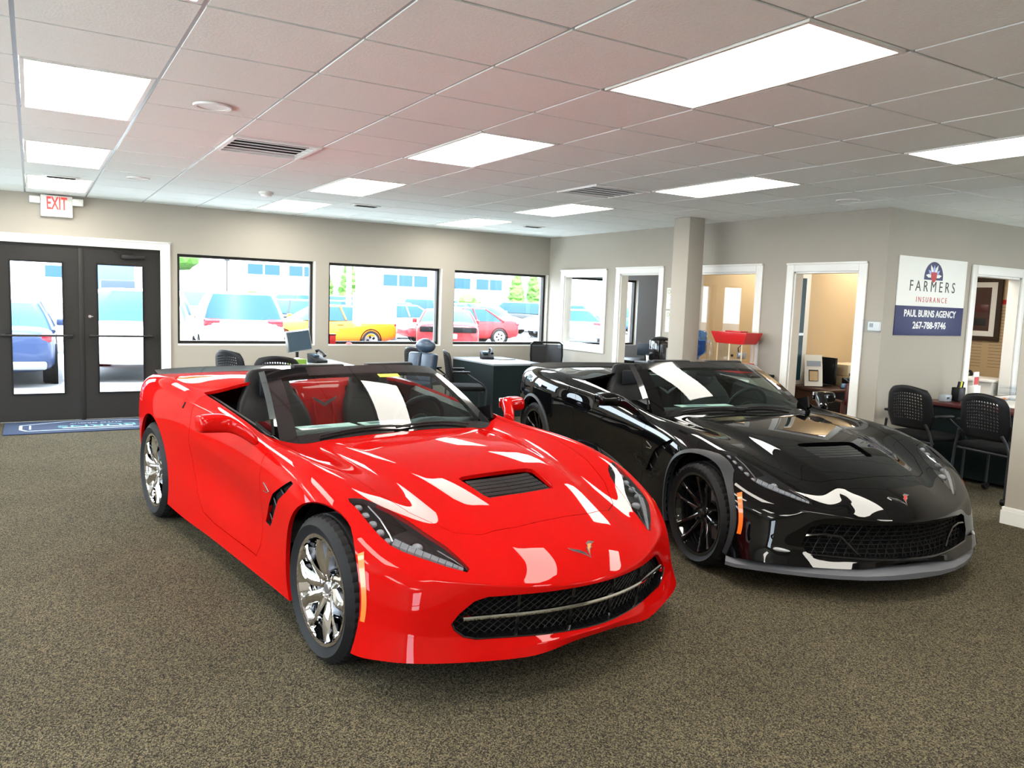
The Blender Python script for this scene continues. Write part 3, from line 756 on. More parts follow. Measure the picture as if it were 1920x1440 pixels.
    # wipers
    for off in (0, .55):
        b = MB(); P = [WS(lerp(2.2+off*9, 8.2+off*9, k/8), .02+.035*math.sin(k/8*PI)) + Vector((.012, 0, .012)) for k in range(9)]; b.tube(P, .007, 6); b.build('wiper', 'black_plastic', car)
    b = MB(); b.loft([[Vector((base[i].x+dx, base[i].y*1.02, base[i].z+dz)) for i in range(NB)] for dx, dz in ((.10, -.045), (.02, -.03), (-.05, -.012))], False); b.build('cowl_panel', 'black_plastic', car, 60)
    # ---------------- interior
    b = MB()
    rows = []
    for k in range(15):
        s = -1+2*k/14; y = .70*s; f = base[max(0, min(NB-1, int((s+1)/2*(NB-1))))].x
        hump = .022*math.exp(-((s-.5)/.22)**2)
        rows.append([Vector((f-.02, y, .835-.035*s*s)), Vector((-1.02, y, .852-.02*s*s+hump)), Vector((-1.14, y, .835+hump)), Vector((-1.19, y, .79)), Vector((-1.16, y, .66)), Vector((-1.0, y, .45)), Vector((f-.05, y, .45))])
    b.loft(rows); b.build('dashboard', 'leather', car, 40)
    b = MB(); b.box((-2.1, -.135, .3), (-1.1, .135, .60), .03); b.box((-1.9, -.10, .58), (-1.45, .10, .66), .03); b.build('center_console', 'leather', car)
    for sg in (1, -1):
        b = MB(); b.loft([[Vector((x, sg*.76, z+.002)), Vector((x, sg*.715, z-.02)), Vector((x, sg*.69, z-.16)), Vector((x, sg*.66, z-.28)), Vector((x, sg*.70, .30)), Vector((x, sg*.78, .28))] for x, z in ((-1.02, .842), (-1.2, .872), (-1.5, .902), (-1.75, .927), (-1.97, .95))]); b.build('door_trim', 'black_plastic', car, 50)
    b = MB(); b.box((-2.15, -.75, .2), (-.95, .75, .24)); b.box((-2.2, -.75, .24), (-2.12, .75, .86)); b.build('cabin_floor', 'black_matt', car)
    for sg in (1, -1):    # seats
        st = bpy.data.objects.new('seat', None); C.objects.link(st); st.parent = car; st.location = (0, sg*.375, 0); st.empty_display_size = .05
        def ringp(xc, z, w, t, bol): return [Vector((xc+t*a+bol*abs(c)**3, w*c, z)) for a, c in ((-.5, -.8), (-.2, -1), (.35, -1), (.5, -.78), (.32, -.35), (.30, 0), (.32, .35), (.5, .78), (.35, 1), (-.2, 1), (-.5, .8), (-.6, 0))]
        b = MB(); b.loft([ringp(-1.83, .36, .22, .12, .05), ringp(-1.86, .50, .25, .15, .07), ringp(-1.91, .68, .255, .15, .08), ringp(-1.96, .84, .245, .13, .06), ringp(-1.99, .92, .20, .10, .02), ringp(-2.0, .98, .155, .09, 0), ringp(-2.01, 1.06, .145, .08, 0), ringp(-2.01, 1.11, .115, .06, 0)])
        subsurf(b.build('backrest', 'leather', st, 60), 2)
        b = MB(); b.loft([[Vector((x, w*c, z+h*a)) for a, c in ((0, -1), (.9, -1), (1, -.8), (.55, -.45), (.5, 0), (.55, .45), (1, .8), (.9, 1), (0, 1))] for x, w, z, h in ((-1.95, .23, .32, .16), (-1.7, .26, .32, .18), (-1.45, .26, .34, .18), (-1.36, .22, .36, .13))])
        subsurf(b.build('cushion', 'leather', st, 60), 2)
        b = MB(); b.box((-1.945, -.075, .93), (-1.925, .075, 1.05), .01); b.build('headrest_panel', 'mesh_cloth', st)
    # steering wheel (driver on the car's left)
    swl = bpy.data.objects.new('steering_wheel', None); C.objects.link(swl); swl.parent = car; swl.location = (-1.30, .375, .80); swl.rotation_euler = (0, math.radians(-68), 0)
    b = MB(); b.tube([(.18*math.cos(2*PI*k/32), .18*math.sin(2*PI*k/32), 0) for k in range(32)], .016, 10, closed=True); b.build('rim', 'leather', swl)
    b = MB(); b.ell((0, 0, -.01), (.065, .07, .03), 18)
    for a in (0, PI, -PI/2): b.tube([(0, 0, -.01), (.09*math.sin(a), .09*math.cos(a), -.008), (.172*math.sin(a), .172*math.cos(a), 0)], [.03, .02, .014], 6, flat=.5)
    b.build('hub', 'black_plastic', swl); b = MB(); b.cyl((0, 0, -.02), (.0, 0, -.20), .04, .05); b.build('column', 'black_plastic', swl)
    # body-coloured waterfall between the seats with badge
    wp = paint
    b = MB(); prof = [(-2.10, .995), (-2.02, 1.0), (-1.985, .97), (-1.96, .90), (-1.93, .80), (-1.90, .68), (-1.86, .60)]
    b.loft([[Vector((x, wy*(1-.25*j/6)+0, z)) for wy in (-.30 if j < 2 else -.20, -.14, -.07, 0, .07, .14, .30 if j < 2 else .20)] for j, (x, z) in enumerate(prof)], False); o = b.build('waterfall', wp, car, 60); md = o.modifiers.new('s', 'SOLIDIFY'); md.thickness = .02; md.offset = -1
    b = MB(); P = [(-1.965, -.07, .90), (-1.925, -.068, .80), (-1.895, -.06, .70), (-1.885, -.02, .665), (-1.885, .02, .665), (-1.895, .06, .70), (-1.925, .068, .80), (-1.965, .07, .90)]
    b.tube([(x+.012, y, z) for x, y, z in P], .008, 6); b.build('waterfall_rib', wp, o)
    b = MB()
    for sg in (-1, 1):
        b.loft([[Vector((-1.928-.03*t*0+.006, sg*y, z)), Vector((-1.928+.012, sg*y, z)), Vector((-1.928+.012, sg*(y+.004), z-w)), Vector((-1.928+.006, sg*(y+.004), z-w))] for y, z, w, t in ((0, .862, .018, 0), (.02, .880, .02, 0), (.05, .895, .018, 0), (.085, .91, .008, 0))])
    b.build('cabin_badge', 'silver', o)
    for yy in (-.36, .36):   # roll hoops / speaker pods behind the seats
        b = MB(); b.ell((-2.06, yy, .90), (.07, .10, .09), 18); b.build('hoop_cover', 'black_plastic', car)
    # ---------------- door mirrors
    for sg in (1, -1):
        b = MB(); rows = []
        #  arm rises from the door and the shell spreads outward
        for (x, y, z, w, h, d) in ((-.93, .84, .825, .06, .036, 0), (-.965, .872, .856, .058, .036, 0), (-1.02, .905, .886, .060, .040, 0), (-1.08, .935, .904, .062, .046, 0), (-1.10, .965, .908, .070, .052, 0), (-1.115, 1.02, .908, .072, .051, 0), (-1.12, 1.075, .906, .068, .049, 0), (-1.122, 1.085, .906, .058, .042, 0), (-1.122, 1.087, .906, .03, .02, 0)):
            n = 12; rows.append([Vector((x+w*math.copysign(abs(math.cos(a))**.7, math.cos(a)), sg*y, z+h*math.copysign(abs(math.sin(a))**.7, math.sin(a)))) for a in [2*PI*k/n for k in range(n)]])
        b.loft(rows); mo = subsurf(b.build('door_mirror', paint, car, 60), 2)
        b = MB(); b.box((-1.193, sg*1.01-.055, .872), (-1.182, sg*1.01+.055, .942), .02); b.build('mirror_glass', 'chrome', mo)
    # exterior badge
    flat_emblem(skin, car, Vector((.70, 0, 0)), .085, 'art_orange' if red else 'red_enamel')
    # wheels
    st = 'chrome' if red else 'black'
    for i, X in enumerate(wx):
        for sg in (1, -1):
            if red: make_wheel('wheel', (.238, .251)[i], wr[i], (.245, .285)[i], st, car, X, sg, (.795, .785)[i])
            else: make_wheel('wheel', (.252, .264)[i], wr[i], (.275, .315)[i], st, car, X, sg, (.795, .80)[i])
    # paper sheets lying on the dash
    car['_skin'] = 0; del car['_skin']
    return car, WS
red_car, WSr = sports_car('red', (1.982, .169, 0), math.radians(-83.015), 'glossy red convertible sports car with chrome wheels, nearest the camera')
blk_car, WSb = sports_car('black', (4.464, .134, 0), math.radians(-101.285), 'glossy black convertible sports car with black wheels and grey front splitter')
# ================================================================ ROOM
def st(o): o['kind'] = 'structure'; return o
def wall_with_holes(name, m, axis, pos, th, a0, a1, z0, z1, holes):
    """axis 'x': wall runs along x at y=pos..pos+th; axis 'y': runs along y at x=pos..pos+th. holes (a,b,zlo,zhi)"""
    b = MB(); hs = sorted(holes)
    def add(u0, u1, w0, w1):
        if u1-u0 < 1e-4 or w1-w0 < 1e-4: return
        if axis == 'x': b.box((u0, pos, w0), (u1, pos+th, w1))
        else: b.box((pos, u0, w0), (pos+th, u1, w1))
    cur = a0
    for (u0, u1, w0, w1) in hs:
        add(cur, u0, z0, z1); add(u0, u1, z0, w0); add(u0, u1, w1, z1); cur = u1
    add(cur, a1, z0, z1)
    return st(b.build(name, m, None, 0))
T = .6096; YW = 7.5; XR = 7.2; YS = 1.58
wins = [(1.605, 3.34, .93, 2.055), (3.55, 5.26, .93, 2.055), (5.49, 7.165, .93, 2.05)]
wall_with_holes('wall_back', 'wall_paint', 'x', YW, .22, -4.2, 11.2, 0, 2.8, wins+[(-1.2, 1.41, 0, 2.08), (7.42, 9.07, .93, 2.05)])
st(MB().box((XR+.12, YW-.012, .0), (7.42, YW, H)).box((9.07, YW-.012, 0), (11, YW, H)).box((7.42, YW-.012, 2.05), (9.07, YW, H)).box((7.42, YW-.012, 0), (9.07, YW, .93)).build('wall_office', 'wall_grey'))
wall_with_holes('wall_right', 'wall_paint', 'y', XR, .12, YS, YW, 0, 2.75, [(1.87, 2.67, 0, 2.04), (3.2, 4.18, .93, 2.045), (4.86, 5.67, 0, 2.05), (6.07, 7.05, .99, 2.035)])
wall_with_holes('wall_sign', 'wall_paint', 'x', YS, .12, XR+.12, 13, 0, 2.75, [(8.79, 9.72, 0, 2.08)])
st(box('wall_near', 'wall_paint', (6.58, -7, 0), (6.73, -.02, 2.75)))
wall_with_holes('wall_left', 'wall_paint', 'y', -4.2, .2, -7.2, YW, 0, 2.8, [(-1.9, .4, .35, 2.35), (.8, 4.0, .35, 2.35), (4.4, 7.0, .35, 2.35)])
wall_with_holes('wall_front', 'wall_paint', 'x', -7.2, .2, -4.2, 13, 0, 2.8, [(-3.6, -2.2, .0, 2.35), (7.6, 9.6, .3, 2.4)])
st(box('wall_far', 'wall_cream', (11, YS+.12, 0), (11.12, YW, 2.75))); wall_with_holes('wall_east', 'wall_paint', 'y', 13, .12, -7.2, YS+.12, 0, 2.75, [(-3.2, -1.2, .3, 2.4)])
st(box('wall_partition', 'wall_cream', (XR+.12, 3.05, 0), (11, 3.13, 2.75))); st(box('wall_divider', 'wall_cream', (XR+.12, 4.5, 0), (11, 4.58, 2.75)))
st(MB().box((XR+.12, YS+.12, 0), (8.79, YS+.128, 2.6)).build('wall_inner', 'wall_cream'))
st(box('floor', 'carpet', (-4.2, -7.2, -.05), (13, YW+.1, 0)))
# ceiling: lay-in tiles with a shadow reveal over metal runners
lights = [(i, j) for i in (-4, 0, 4, 8) for j in (-10, -6, -2, 2, 6, 9.5)]+[(12, -6), (12, -2), (16, -2), (16, -6), (12, -10)]  # the last, far-right panels are unseen, added to brighten that side
skip = set()
for i, j in lights: skip |= {(i, int(j)), (i, int(j)+1)}
half = {}
for i in (-4, 0, 4, 8): half[(i, 9)] = (0, .5); half[(i, 11)] = (.5, 1)
vents = [(2, 4), (7, 4)]
for v in vents: skip.add(v)
b = MB(); b.bm.free(); bm = bmesh.new(); rnd = random.Random(3)
for i in range(-7, 22):
    for j in range(-12, 13):
        if (i, j) in skip and (i, j) not in half: continue
        h0, h1 = half.get((i, j), (0, 1)); x0, y0 = i*T+.009, (j+h0)*T+.009; x1, y1 = (i+1)*T-.009, (j+h1)*T-.009
        x0 = max(x0, -4.0); x1 = min(x1, 13); y1 = min(y1, YW); y0 = max(y0, -7)
        if x1-x0 < .05 or y1-y0 < .02: continue
        dz = [rnd.uniform(-.0008, .0008) for _ in range(4)]
        lo = [bm.verts.new((x, y, H+d)) for (x, y), d in zip(((x0, y0), (x1, y0), (x1, y1), (x0, y1)), dz)]
        hi = [bm.verts.new((x, y, H+.010)) for x, y in ((x0, y0), (x1, y0), (x1, y1), (x0, y1))]
        bm.faces.new(lo[::-1])
        for k in range(4): bm.faces.new((lo[k], lo[(k+1) % 4], hi[(k+1) % 4], hi[k]))
b = MB(); b._add(bm); st(b.build('ceiling', 'tile', None, 0))
b = MB()
for i in range(-6, 22): b.box((i*T-.012, -7, H+.006), (i*T+.012, YW, H+.012))
for j in range(-11, 13): b.box((-4, j*T-.012, H+.0062), (13, j*T+.012, H+.0118))
st(b.build('ceiling_grid', 'grid_metal', None, 0)); st(box('sun_block_slab', 'tile', (-4.4, -7.4, H+.08), (13.2, YW+.3, H+.5)))  # unseen slab added above the tiles to block the sun
# ceiling lights
WH = {(-4, 0): 0}
lab = {(0, 2): 'large lit ceiling panel at far left, nearest of three over the entrance aisle', (0, 6): 'lit ceiling panel over the entrance aisle, middle of the three in the left row',
 (0, 9.5): 'lit ceiling panel right above the exit sign by the glass doors', (0, -2): 'lit ceiling panel just cut by the top edge of the photo',
 (4, -2): 'largest lit ceiling panel, above the black car near the top right', (4, 2): 'lit ceiling panel above the red car, right of the big dark air vent', (4, 6): 'lit ceiling panel right of the big dark vent, behind the one above the red car',
 (4, 9.5): 'small lit ceiling panel close to the window wall, right of the smoke detector', (8, -2): 'lit ceiling panel cut by the right edge of the photo, above the insurance sign', (8, 2): 'lit ceiling panel just right of the pale square air vent',
 (8, 6): 'lit ceiling panel left of the pale square air vent, above the white column', (8, 9.5): 'smallest lit ceiling panel, near the far room corner'}
proto = None
for i, j in lights:
    L = lab.get((i, j)); x0, y0 = i*T, j*T
    yl = min(2*T, YW-.04-y0)
    if proto is None or yl < 2*T-.01:
        t = thing('ceiling_light', 'x', 'ceiling light', (x0, y0, H))
        b = MB()
        for a, c in (((.014, .014), (T-.014, .034)), ((.014, yl-.034), (T-.014, yl-.014)), ((.014, .034), (.034, yl-.034)), ((T-.034, .034), (T-.014, yl-.034))): b.box((a[0], a[1], -.004), (c[0], c[1], .03))
        b.build('frame', 'trim_white', t); MB().box((.034, .034, .002), (T-.034, yl-.034, .008)).build('diffuser', 'panel_light', t)
        if proto is None: proto = t
    else: t = copy_tree(proto); t.location = (x0, y0, H)
    t['label'] = L or 'lit ceiling panel outside the view, behind or beside the camera'
    t['group'] = 'lit ceiling panels' if L else 'ceiling panels out of view'
    if L: del t['group']
    if L: t['group'] = 'lit ceiling panels over the showroom'
for (i, j), l, m in zip(vents, ('large dark slatted air vent in the ceiling above the red car', 'pale slatted air vent in the ceiling between two lit panels, over the black car'), ('dark_metal', 'grid_metal')):
    t = thing('air_vent', l, 'vent', (i*T, j*T, H)); b = MB()
    for a, c in (((.0, .0), (T, .03)), ((.0, T-.03), (T, T)), ((.0, .03), (.03, T-.03)), ((T-.03, .03), (T, T-.03))): b.box((a[0], a[1], -.012), (c[0], c[1], .03))
    b.build('frame', 'trim_white', t); MB().box((.03, .03, .02), (T-.03, T-.03, .03)).build('backing', 'black_matt', t)
    for k in range(5): MB().box((.03, .09+k*.105, -.008), (T-.03, .105+k*.105, -.004)).build('slat', 'trim_white', t)
    if m == 'grid_metal':
        for k in range(10): MB().box((.03, .06+k*.052, -.004), (T-.03, .09+k*.052, .0), rot=Matrix.Rotation(.3, 3, 'X')).build('slat', 'grid_metal', t)
for x, y, r, l in ((.94, 1.64, .105, 'round white ceiling speaker right of the nearest left lit panel'), (.93, 5.2, .105, 'round white ceiling speaker far back over the entrance aisle'), (6.5, 1.56, .105, 'round ceiling speaker above the doorway beside the insurance sign')):
    t = thing('ceiling_speaker', l, 'speaker', (x, y, H)); MB().lathe([(r, -.002), (r-.004, -.012), (r-.022, -.010), (r-.022, .004)], 32).build('ring', 'trim_white', t); MB().lathe([(0, -.006), (r-.022, -.006), (r-.022, -.001), (0, -.001)], 32).build('grille', 'trim_white', t)
t = thing('smoke_detector', 'small white smoke detector dome on the ceiling near the windows', 'smoke detector', (2.15, 5.3, H)); MB().lathe([(.075, 0), (.075, -.02), (.06, -.028), (.055, -.045), (.03, -.052), (0, -.052)], 24).build('housing', 'white_plastic', t); MB().cyl((0, 0, -.05), (0, 0, -.06), .02).build('sensor', 'silver', t)
for x, y, l in ((3.35, 5.6, 'small dark ceiling grille left of the middle window'), (5.95, 6.1, 'small dark ceiling grille near the far room corner'), (.31, 5.72, 'small dark ceiling grille in front of the exit sign light')):
    t = thing('ceiling_grille', l, 'vent', (x, y, H)); MB().box((-.16, -.08, -.012), (.16, .08, -.001), .004).build('frame', 'trim_white', t)
    for k in range(3): MB().box((-.12, -.055+k*.04, -.016), (.12, -.035+k*.04, -.011)).build('slot', 'black_matt', t)
# windows
def window(n, x0, x1, z0, z1, y=YW+.06, fr='dark_metal'):
    o = st(thing('window_%d' % n, None, None, (0, 0, 0))); b = MB(); f = .035
    for a, c in (((x0, z0), (x1, z0+f)), ((x0, z1-f), (x1, z1)), ((x0, z0+f), (x0+f, z1-f)), ((x1-f, z0+f), (x1, z1-f))): b.box((a[0], y, a[1]), (c[0], y+.07, c[1]))
    b.build('window_frame', fr, o, 0); MB().box((x0+f, y+.03, z0+f), (x1-f, y+.036, z1-f)).build('pane', 'pane', o, 0); return o
for k, w in enumerate(wins): window(k+1, *w)
window(4, 7.42, 9.07, .93, 2.05)
def trim(name, parts, m='trim_white'):
    b = MB()
    for a, c in parts: b.box(a, c, .004)
    return st(b.build(name, m))
b = MB()
for x0, x1, z0, z1 in wins: b.box((x0-.0, YW-.004, z0-.022), (x1, YW+.06, z0)).box((x1, YW-.003, z0-.02), (x1+.02, YW+.0, z1))
st(b.build('trim_1', 'trim_white'))
# left windows of the side wall, outside the view: they light the room and show in the paintwork
k = 5
for y0, y1 in ((-1.9, .4), (.8, 4.0), (4.4, 7.0)):
    o = st(thing('window_%d' % k, None, None)); k += 1; b = MB()
    for a, c in (((y0, .35), (y1, .42)), ((y0, 2.28), (y1, 2.35)), ((y0, .42), (y0+.06, 2.28)), ((y1-.06, .42), (y1, 2.28)), (((y0+y1)/2-.03, .42), ((y0+y1)/2+.03, 2.28))): b.box((-4.14, a[0], a[1]), (-4.06, c[0], c[1]))
    b.build('window_frame', 'dark_metal', o, 0); MB().box((-4.10, y0+.06, .42), (-4.095, y1-.06, 2.28)).build('pane', 'pane', o, 0)
for x0, x1 in ((-3.6, -2.2),):
    o = st(thing('window_%d' % k, None, None)); k += 1; b = MB()
    for a, c in (((x0, .4), (x1, .47)), ((x0, 2.28), (x1, 2.35)), ((x0, .47), (x0+.06, 2.28)), ((x1-.06, .47), (x1, 2.28))): b.box((a[0], -7.14, a[1]), (c[0], -7.06, c[1]))
    b.build('window_frame', 'dark_metal', o, 0); MB().box((x0+.06, -7.10, .47), (x1-.06, -7.095, 2.28)).build('pane', 'pane', o, 0)
# interior window and glazed hatch in the right wall
def casing(name, y0, y1, z0, z1, x=XR, w=.095, door=False):
    b = MB(); xa, xb = x-.022, x+.001
    zb = 0 if door else z0-w
    b.box((xa, y0-w, zb), (xb, y0, z1+w), .006).box((xa, y1, zb), (xb, y1+w, z1+w), .006).box((xa, y0, z1), (xb, y1, z1+w), .006)
    b.box((xa-.012, y0-w, z1+w-.022), (xb, y1+w, z1+w), .004)
    if not door: b.box((xa, y0, zb), (xb, y1, z0), .006)
    # jamb linings
    b.box((x, y0-.001, zb), (x+.12, y0+.018, z1)).box((x, y1-.018, zb), (x+.12, y1+.001, z1)).box((x, y0, z1-.018), (x+.12, y1, z1+.001))
    if not door: b.box((x, y0, z0-.001), (x+.12, y1, z0+.018))
    return st(b.build(name, 'trim_white', None, 30))
casing('trim_2', 6.07, 7.05, .99, 2.035); casing('trim_3', 4.86, 5.67, 0, 2.05, door=True); casing('trim_4', 3.2, 4.18, .93, 2.045); casing('trim_5', 1.87, 2.67, 0, 2.04, door=True)
for n, (y0, y1, z0, z1) in ((12, (6.09, 7.03, 1.01, 2.015)), (13, (3.22, 4.16, .95, 2.025))):
    o = st(thing('window_%d' % n, None, None)); MB().box((XR+.055, y0, z0), (XR+.061, y1, z1)).build('pane', 'pane', o, 0)
b = MB(); w = .1
b.box((8.79-w, YS-.022, 0), (8.79, YS, 2.08+w), .006).box((9.72, YS-.022, 0), (9.72+w, YS, 2.08+w), .006).box((8.79, YS-.022, 2.08), (9.72, YS, 2.08+w), .006).box((8.79, YS, 0), (8.81, YS+.12, 2.08)).box((9.70, YS, 0), (9.72, YS+.12, 2.08)).box((8.79, YS, 2.06), (9.72, YS+.12, 2.08))
st(b.build('trim_6', 'trim_white', None, 30))
# baseboards
def bb(name, a, c, n):
    ax, ay = a; cx, cy = c; b = MB(); lo = (min(ax, cx), min(ay, cy)); hi = (max(ax, cx), max(ay, cy)); nx, ny = n
    b.box((lo[0]+min(0, nx*.018), lo[1]+min(0, ny*.018), 0), (hi[0]+max(0, nx*.018), hi[1]+max(0, ny*.018), .105)); b.box((lo[0]+min(0, nx*.011), lo[1]+min(0, ny*.011), .105), (hi[0]+max(0, nx*.011), hi[1]+max(0, ny*.011), .135), .003)
    return st(b.build(name, 'trim_white', None, 30))
bb('baseboard_near', (6.58, -7), (6.58, -.02), (-1, 0)); bb('baseboard_end', (6.562, -.02), (6.73, -.02), (0, 1)); bb('baseboard_back', (1.53, YW), (7.2, YW), (0, -1)); bb('baseboard_right', (XR, 2.77), (XR, 4.76), (-1, 0)); bb('baseboard_corner', (XR, 5.77), (XR, 7.5), (-1, 0)); bb('baseboard_sign', (XR, YS), (8.69, YS), (0, -1))
st(MB().box((6.545, 3.655, 0), (6.785, 3.915, H), .004).build('column', 'wall_paint'))['kind'] = 'structure'
bpy.data.objects['column'].name = 'trim_7'
# entrance doors
def leaf(n, x0, x1, hinge, closer):
    o = st(thing('door_%d' % n, None, None)); b = MB(); gx0, gx1 = x0+.15*(1 if True else 0), x1-.17
    y0, y1 = YW+.03, YW+.075; z1 = 2.055
    b.box((x0, y0, .01), (gx0, y1, z1)).box((gx1, y0, .01), (x1, y1, z1)).box((gx0, y0, .01), (gx1, y1, .32)).box((gx0, y0, 1.885), (gx1, y1, z1)); b.build('door_leaf', 'dark_metal', o, 0)
    b = MB(); f = .018
    for a, c in (((gx0, .32), (gx1, .32+f)), ((gx0, 1.885-f), (gx1, 1.885)), ((gx0, .32+f), (gx0+f, 1.885-f)), ((gx1-f, .32+f), (gx1, 1.885-f))): b.box((a[0], y0-.012, a[1]), (c[0], y0, c[1]))
    b.build('glazing_bead', 'black_plastic', o, 0); MB().box((gx0, y0+.02, .32), (gx1, y0+.026, 1.885)).build('pane', 'pane', o, 0)
    b = MB(); b.tube([(x0+.06, y0-.075, 1.02), (x1-.09, y0-.075, 1.02)], .013, 10); bar = b.build('push_bar', 'dark_metal', o)
    for xx in (x0+.08, x1-.11): MB().box((xx-.02, y0-.08, 1.0), (xx+.02, y0, 1.04), .004).build('bracket', 'dark_metal', o)
    if closer:
        b = MB(); b.box((x1-.42, y0-.06, 1.955), (x1-.16, y0, 2.005), .012); c = b.build('door_closer', 'dark_metal', o)
        MB().tube([(x1-.29, y0-.05, 2.01), (x1-.29, y0-.06, 2.03), (x1-.05-.45, y0-.03, 2.045)], .008, 6).build('closer_arm', 'dark_metal', c)
        MB().cyl((x0+.075, y0, 1.25), (x0+.075, y0-.022, 1.25), .018).build('lock_cylinder', 'silver', o); MB().box((x0+.07, y0-.03, 1.245), (x0+.11, y0-.02, 1.256), .002).build('key', 'silver', o)
    return o
leaf(1, -.33, .535, 0, False); leaf(2, .555, 1.395, 0, True)
st(MB().box((.52, YW+.02, 0), (.57, YW+.09, 2.06), .004).box((-1.2, YW+.02, 2.055), (1.41, YW+.1, 2.08)).box((1.395, YW+.02, 0), (1.41, YW+.1, 2.06)).box((-1.2, YW+.02, 0), (-.33, YW+.1, 2.06)).build('trim_8', 'dark_metal'))
st(MB().box((1.41, YW-.022, 0), (1.515, YW, 2.18), .006).box((-1.3, YW-.022, 2.08), (1.41, YW, 2.18), .006).box((-1.3, YW-.034, 2.16), (1.53, YW, 2.182), .004).box((1.497, YW-.034, 0), (1.52, YW, 2.18), .004).build('trim_9', 'trim_white'))
# exit sign
t = thing('exit_sign', 'white EXIT sign with red letters and two small lamp heads, above the glass doors', 'exit sign', (.31, YW, 2.51))
MB().box((-.16, -.075, -.12), (.16, -.01, .12), .008).build('housing', 'white_plastic', t); text_mesh('lettering', 'EXIT', 'exit_red', t, .20, (0, -.076, -.035), RX90, .205, .001, bold=.004)
MB().box((-.10, -.012, -.06), (.10, 0, .06)).build('back_plate', 'white_plastic', t)
for sx in (-1, 1): MB().box((sx*.215-.055, -.085, .02), (sx*.215+.055, -.02, .10), .010).build('lamp_head', 'white_plastic', t)
# door mat
t = thing('door_mat', 'navy entrance mat with pale lettering in front of the glass doors', 'mat', (.66, 7.05, 0))
MB().box((-.92, -.42, .001), (.92, .43, .012), .004).build('mat_body', 'mat_navy', t)
R180 = Matrix.Rotation(PI, 3, 'Z')
text_mesh('mat_lettering', 'BURNS', 'mat_teal', t, .22, (0, .03, .0125), R180, .80, .0006); text_mesh('mat_lettering', 'AUTO GROUP', 'mat_pale', t, .09, (0, .20, .0125), R180, .55, .0006)
b = MB()
oc = [(-.70, -.26), (.70, -.26), (.76, -.15), (.76, .15), (.60, .22), (.30, .33), (-.30, .33), (-.60, .22), (-.76, .15), (-.76, -.15)]
for q in range(10):
    (xa, ya), (xb, yb) = oc[q], oc[(q+1) % 10]; d = Vector((xb-xa, yb-ya, 0)).normalized(); n = Vector((-d.y, d.x, 0))*.016
    b.face([(xa+n.x, ya+n.y, .0128), (xa-n.x, ya-n.y, .0128), (xb-n.x, yb-n.y, .0128), (xb+n.x, yb+n.y, .0128)])
for sx in (-1, 1): b.face([(sx*.66, -.16, .0128), (sx*.68, -.16, .0128), (sx*.68, .13, .0128), (sx*.66, .13, .0128)])
b.face([(-.36, -.15, .0128), (.36, -.17, .0128), (.36, -.12, .0128), (-.36, -.10, .0128)]); b.build('mat_border', 'mat_pale', t, 0, False)
# insurance sign
t = thing('insurance_sign', 'white and navy wall sign reading FARMERS INSURANCE, PAUL BURNS AGENCY and a phone number', 'sign', (7.99, YS, 1.805))
MB().box((-.602, -.008, -.098), (.602, -.001, .396), .001).build('upper_panel', 'paper', t); MB().box((-.602, -.0082, -.396), (.602, -.001, -.098), .001).build('lower_panel', 'navy_ink', t)
text_mesh('lettering', 'F A R M E R S', 'black_ink', t, .155, (0, -.009, .055), RX90, .80, .0008); text_mesh('lettering', 'I N S U R A N C E', 'red_ink', t, .078, (0, -.009, -.055), RX90, .545, .0008)
text_mesh('lettering', 'PAUL BURNS AGENCY', 'white_ink', t, .098, (0, -.0095, -.205), RX90, .92, .0012, bold=.0022); text_mesh('lettering', '267-788-9746', 'white_ink', t, .098, (0, -.0095, -.325), RX90, .59, .0012, bold=.0022)
arc = [(.165, 0)]+[(.165*math.cos(a)**1.0, .03+.155*math.sin(a)) for a in [PI*k/24 for k in range(25)]]+[(-.165, 0)]
MB().prism([(x, z+.175) for x, z in arc], -.0095, -.008, 1).build('arch_emblem', 'navy_ink', t)
for k in range(7):
    a = PI*(k+.5)/7 if True else 0; a = lerp(.12, PI-.12, k/6); L = .125 if k % 2 else .14; d = Vector((math.cos(a), math.sin(a))); n = Vector((-d.y, d.x)); o = Vector((0, .205))
    P = [o+d*.02+n*.012, o+d*(L*.7)+n*.018, o+d*L, o+d*(L*.7)-n*.018, o+d*.02-n*.012]
    MB().prism([tuple(p) for p in P], -.0103, -.0095, 1).build('ray', 'pale_blue_ink' if k % 2 else 'white_ink', t)
MB().prism([(-.052, .255), (.052, .255), (.050, .20), (.030, .165), (0, .145), (-.030, .165), (-.050, .20)], -.0112, -.0104, 1).build('shield', 'red_ink', t)
# thermostat
t = thing('thermostat', 'white thermostat in a clear guard on the wall left of the insurance sign', 'thermostat', (XR, 1.66, 1.49))
MB().box((-.03, -.075, -.045), (-.003, .055, .045), .006).build('body', 'white_plastic', t); MB().box((-.032, -.005, -.01), (-.0295, .035, .03)).build('display', 'desk_top', t)
MB().box((-.05, -.11, -.065), (-.046, .10, .065)).build('guard', 'clear', t, 0)
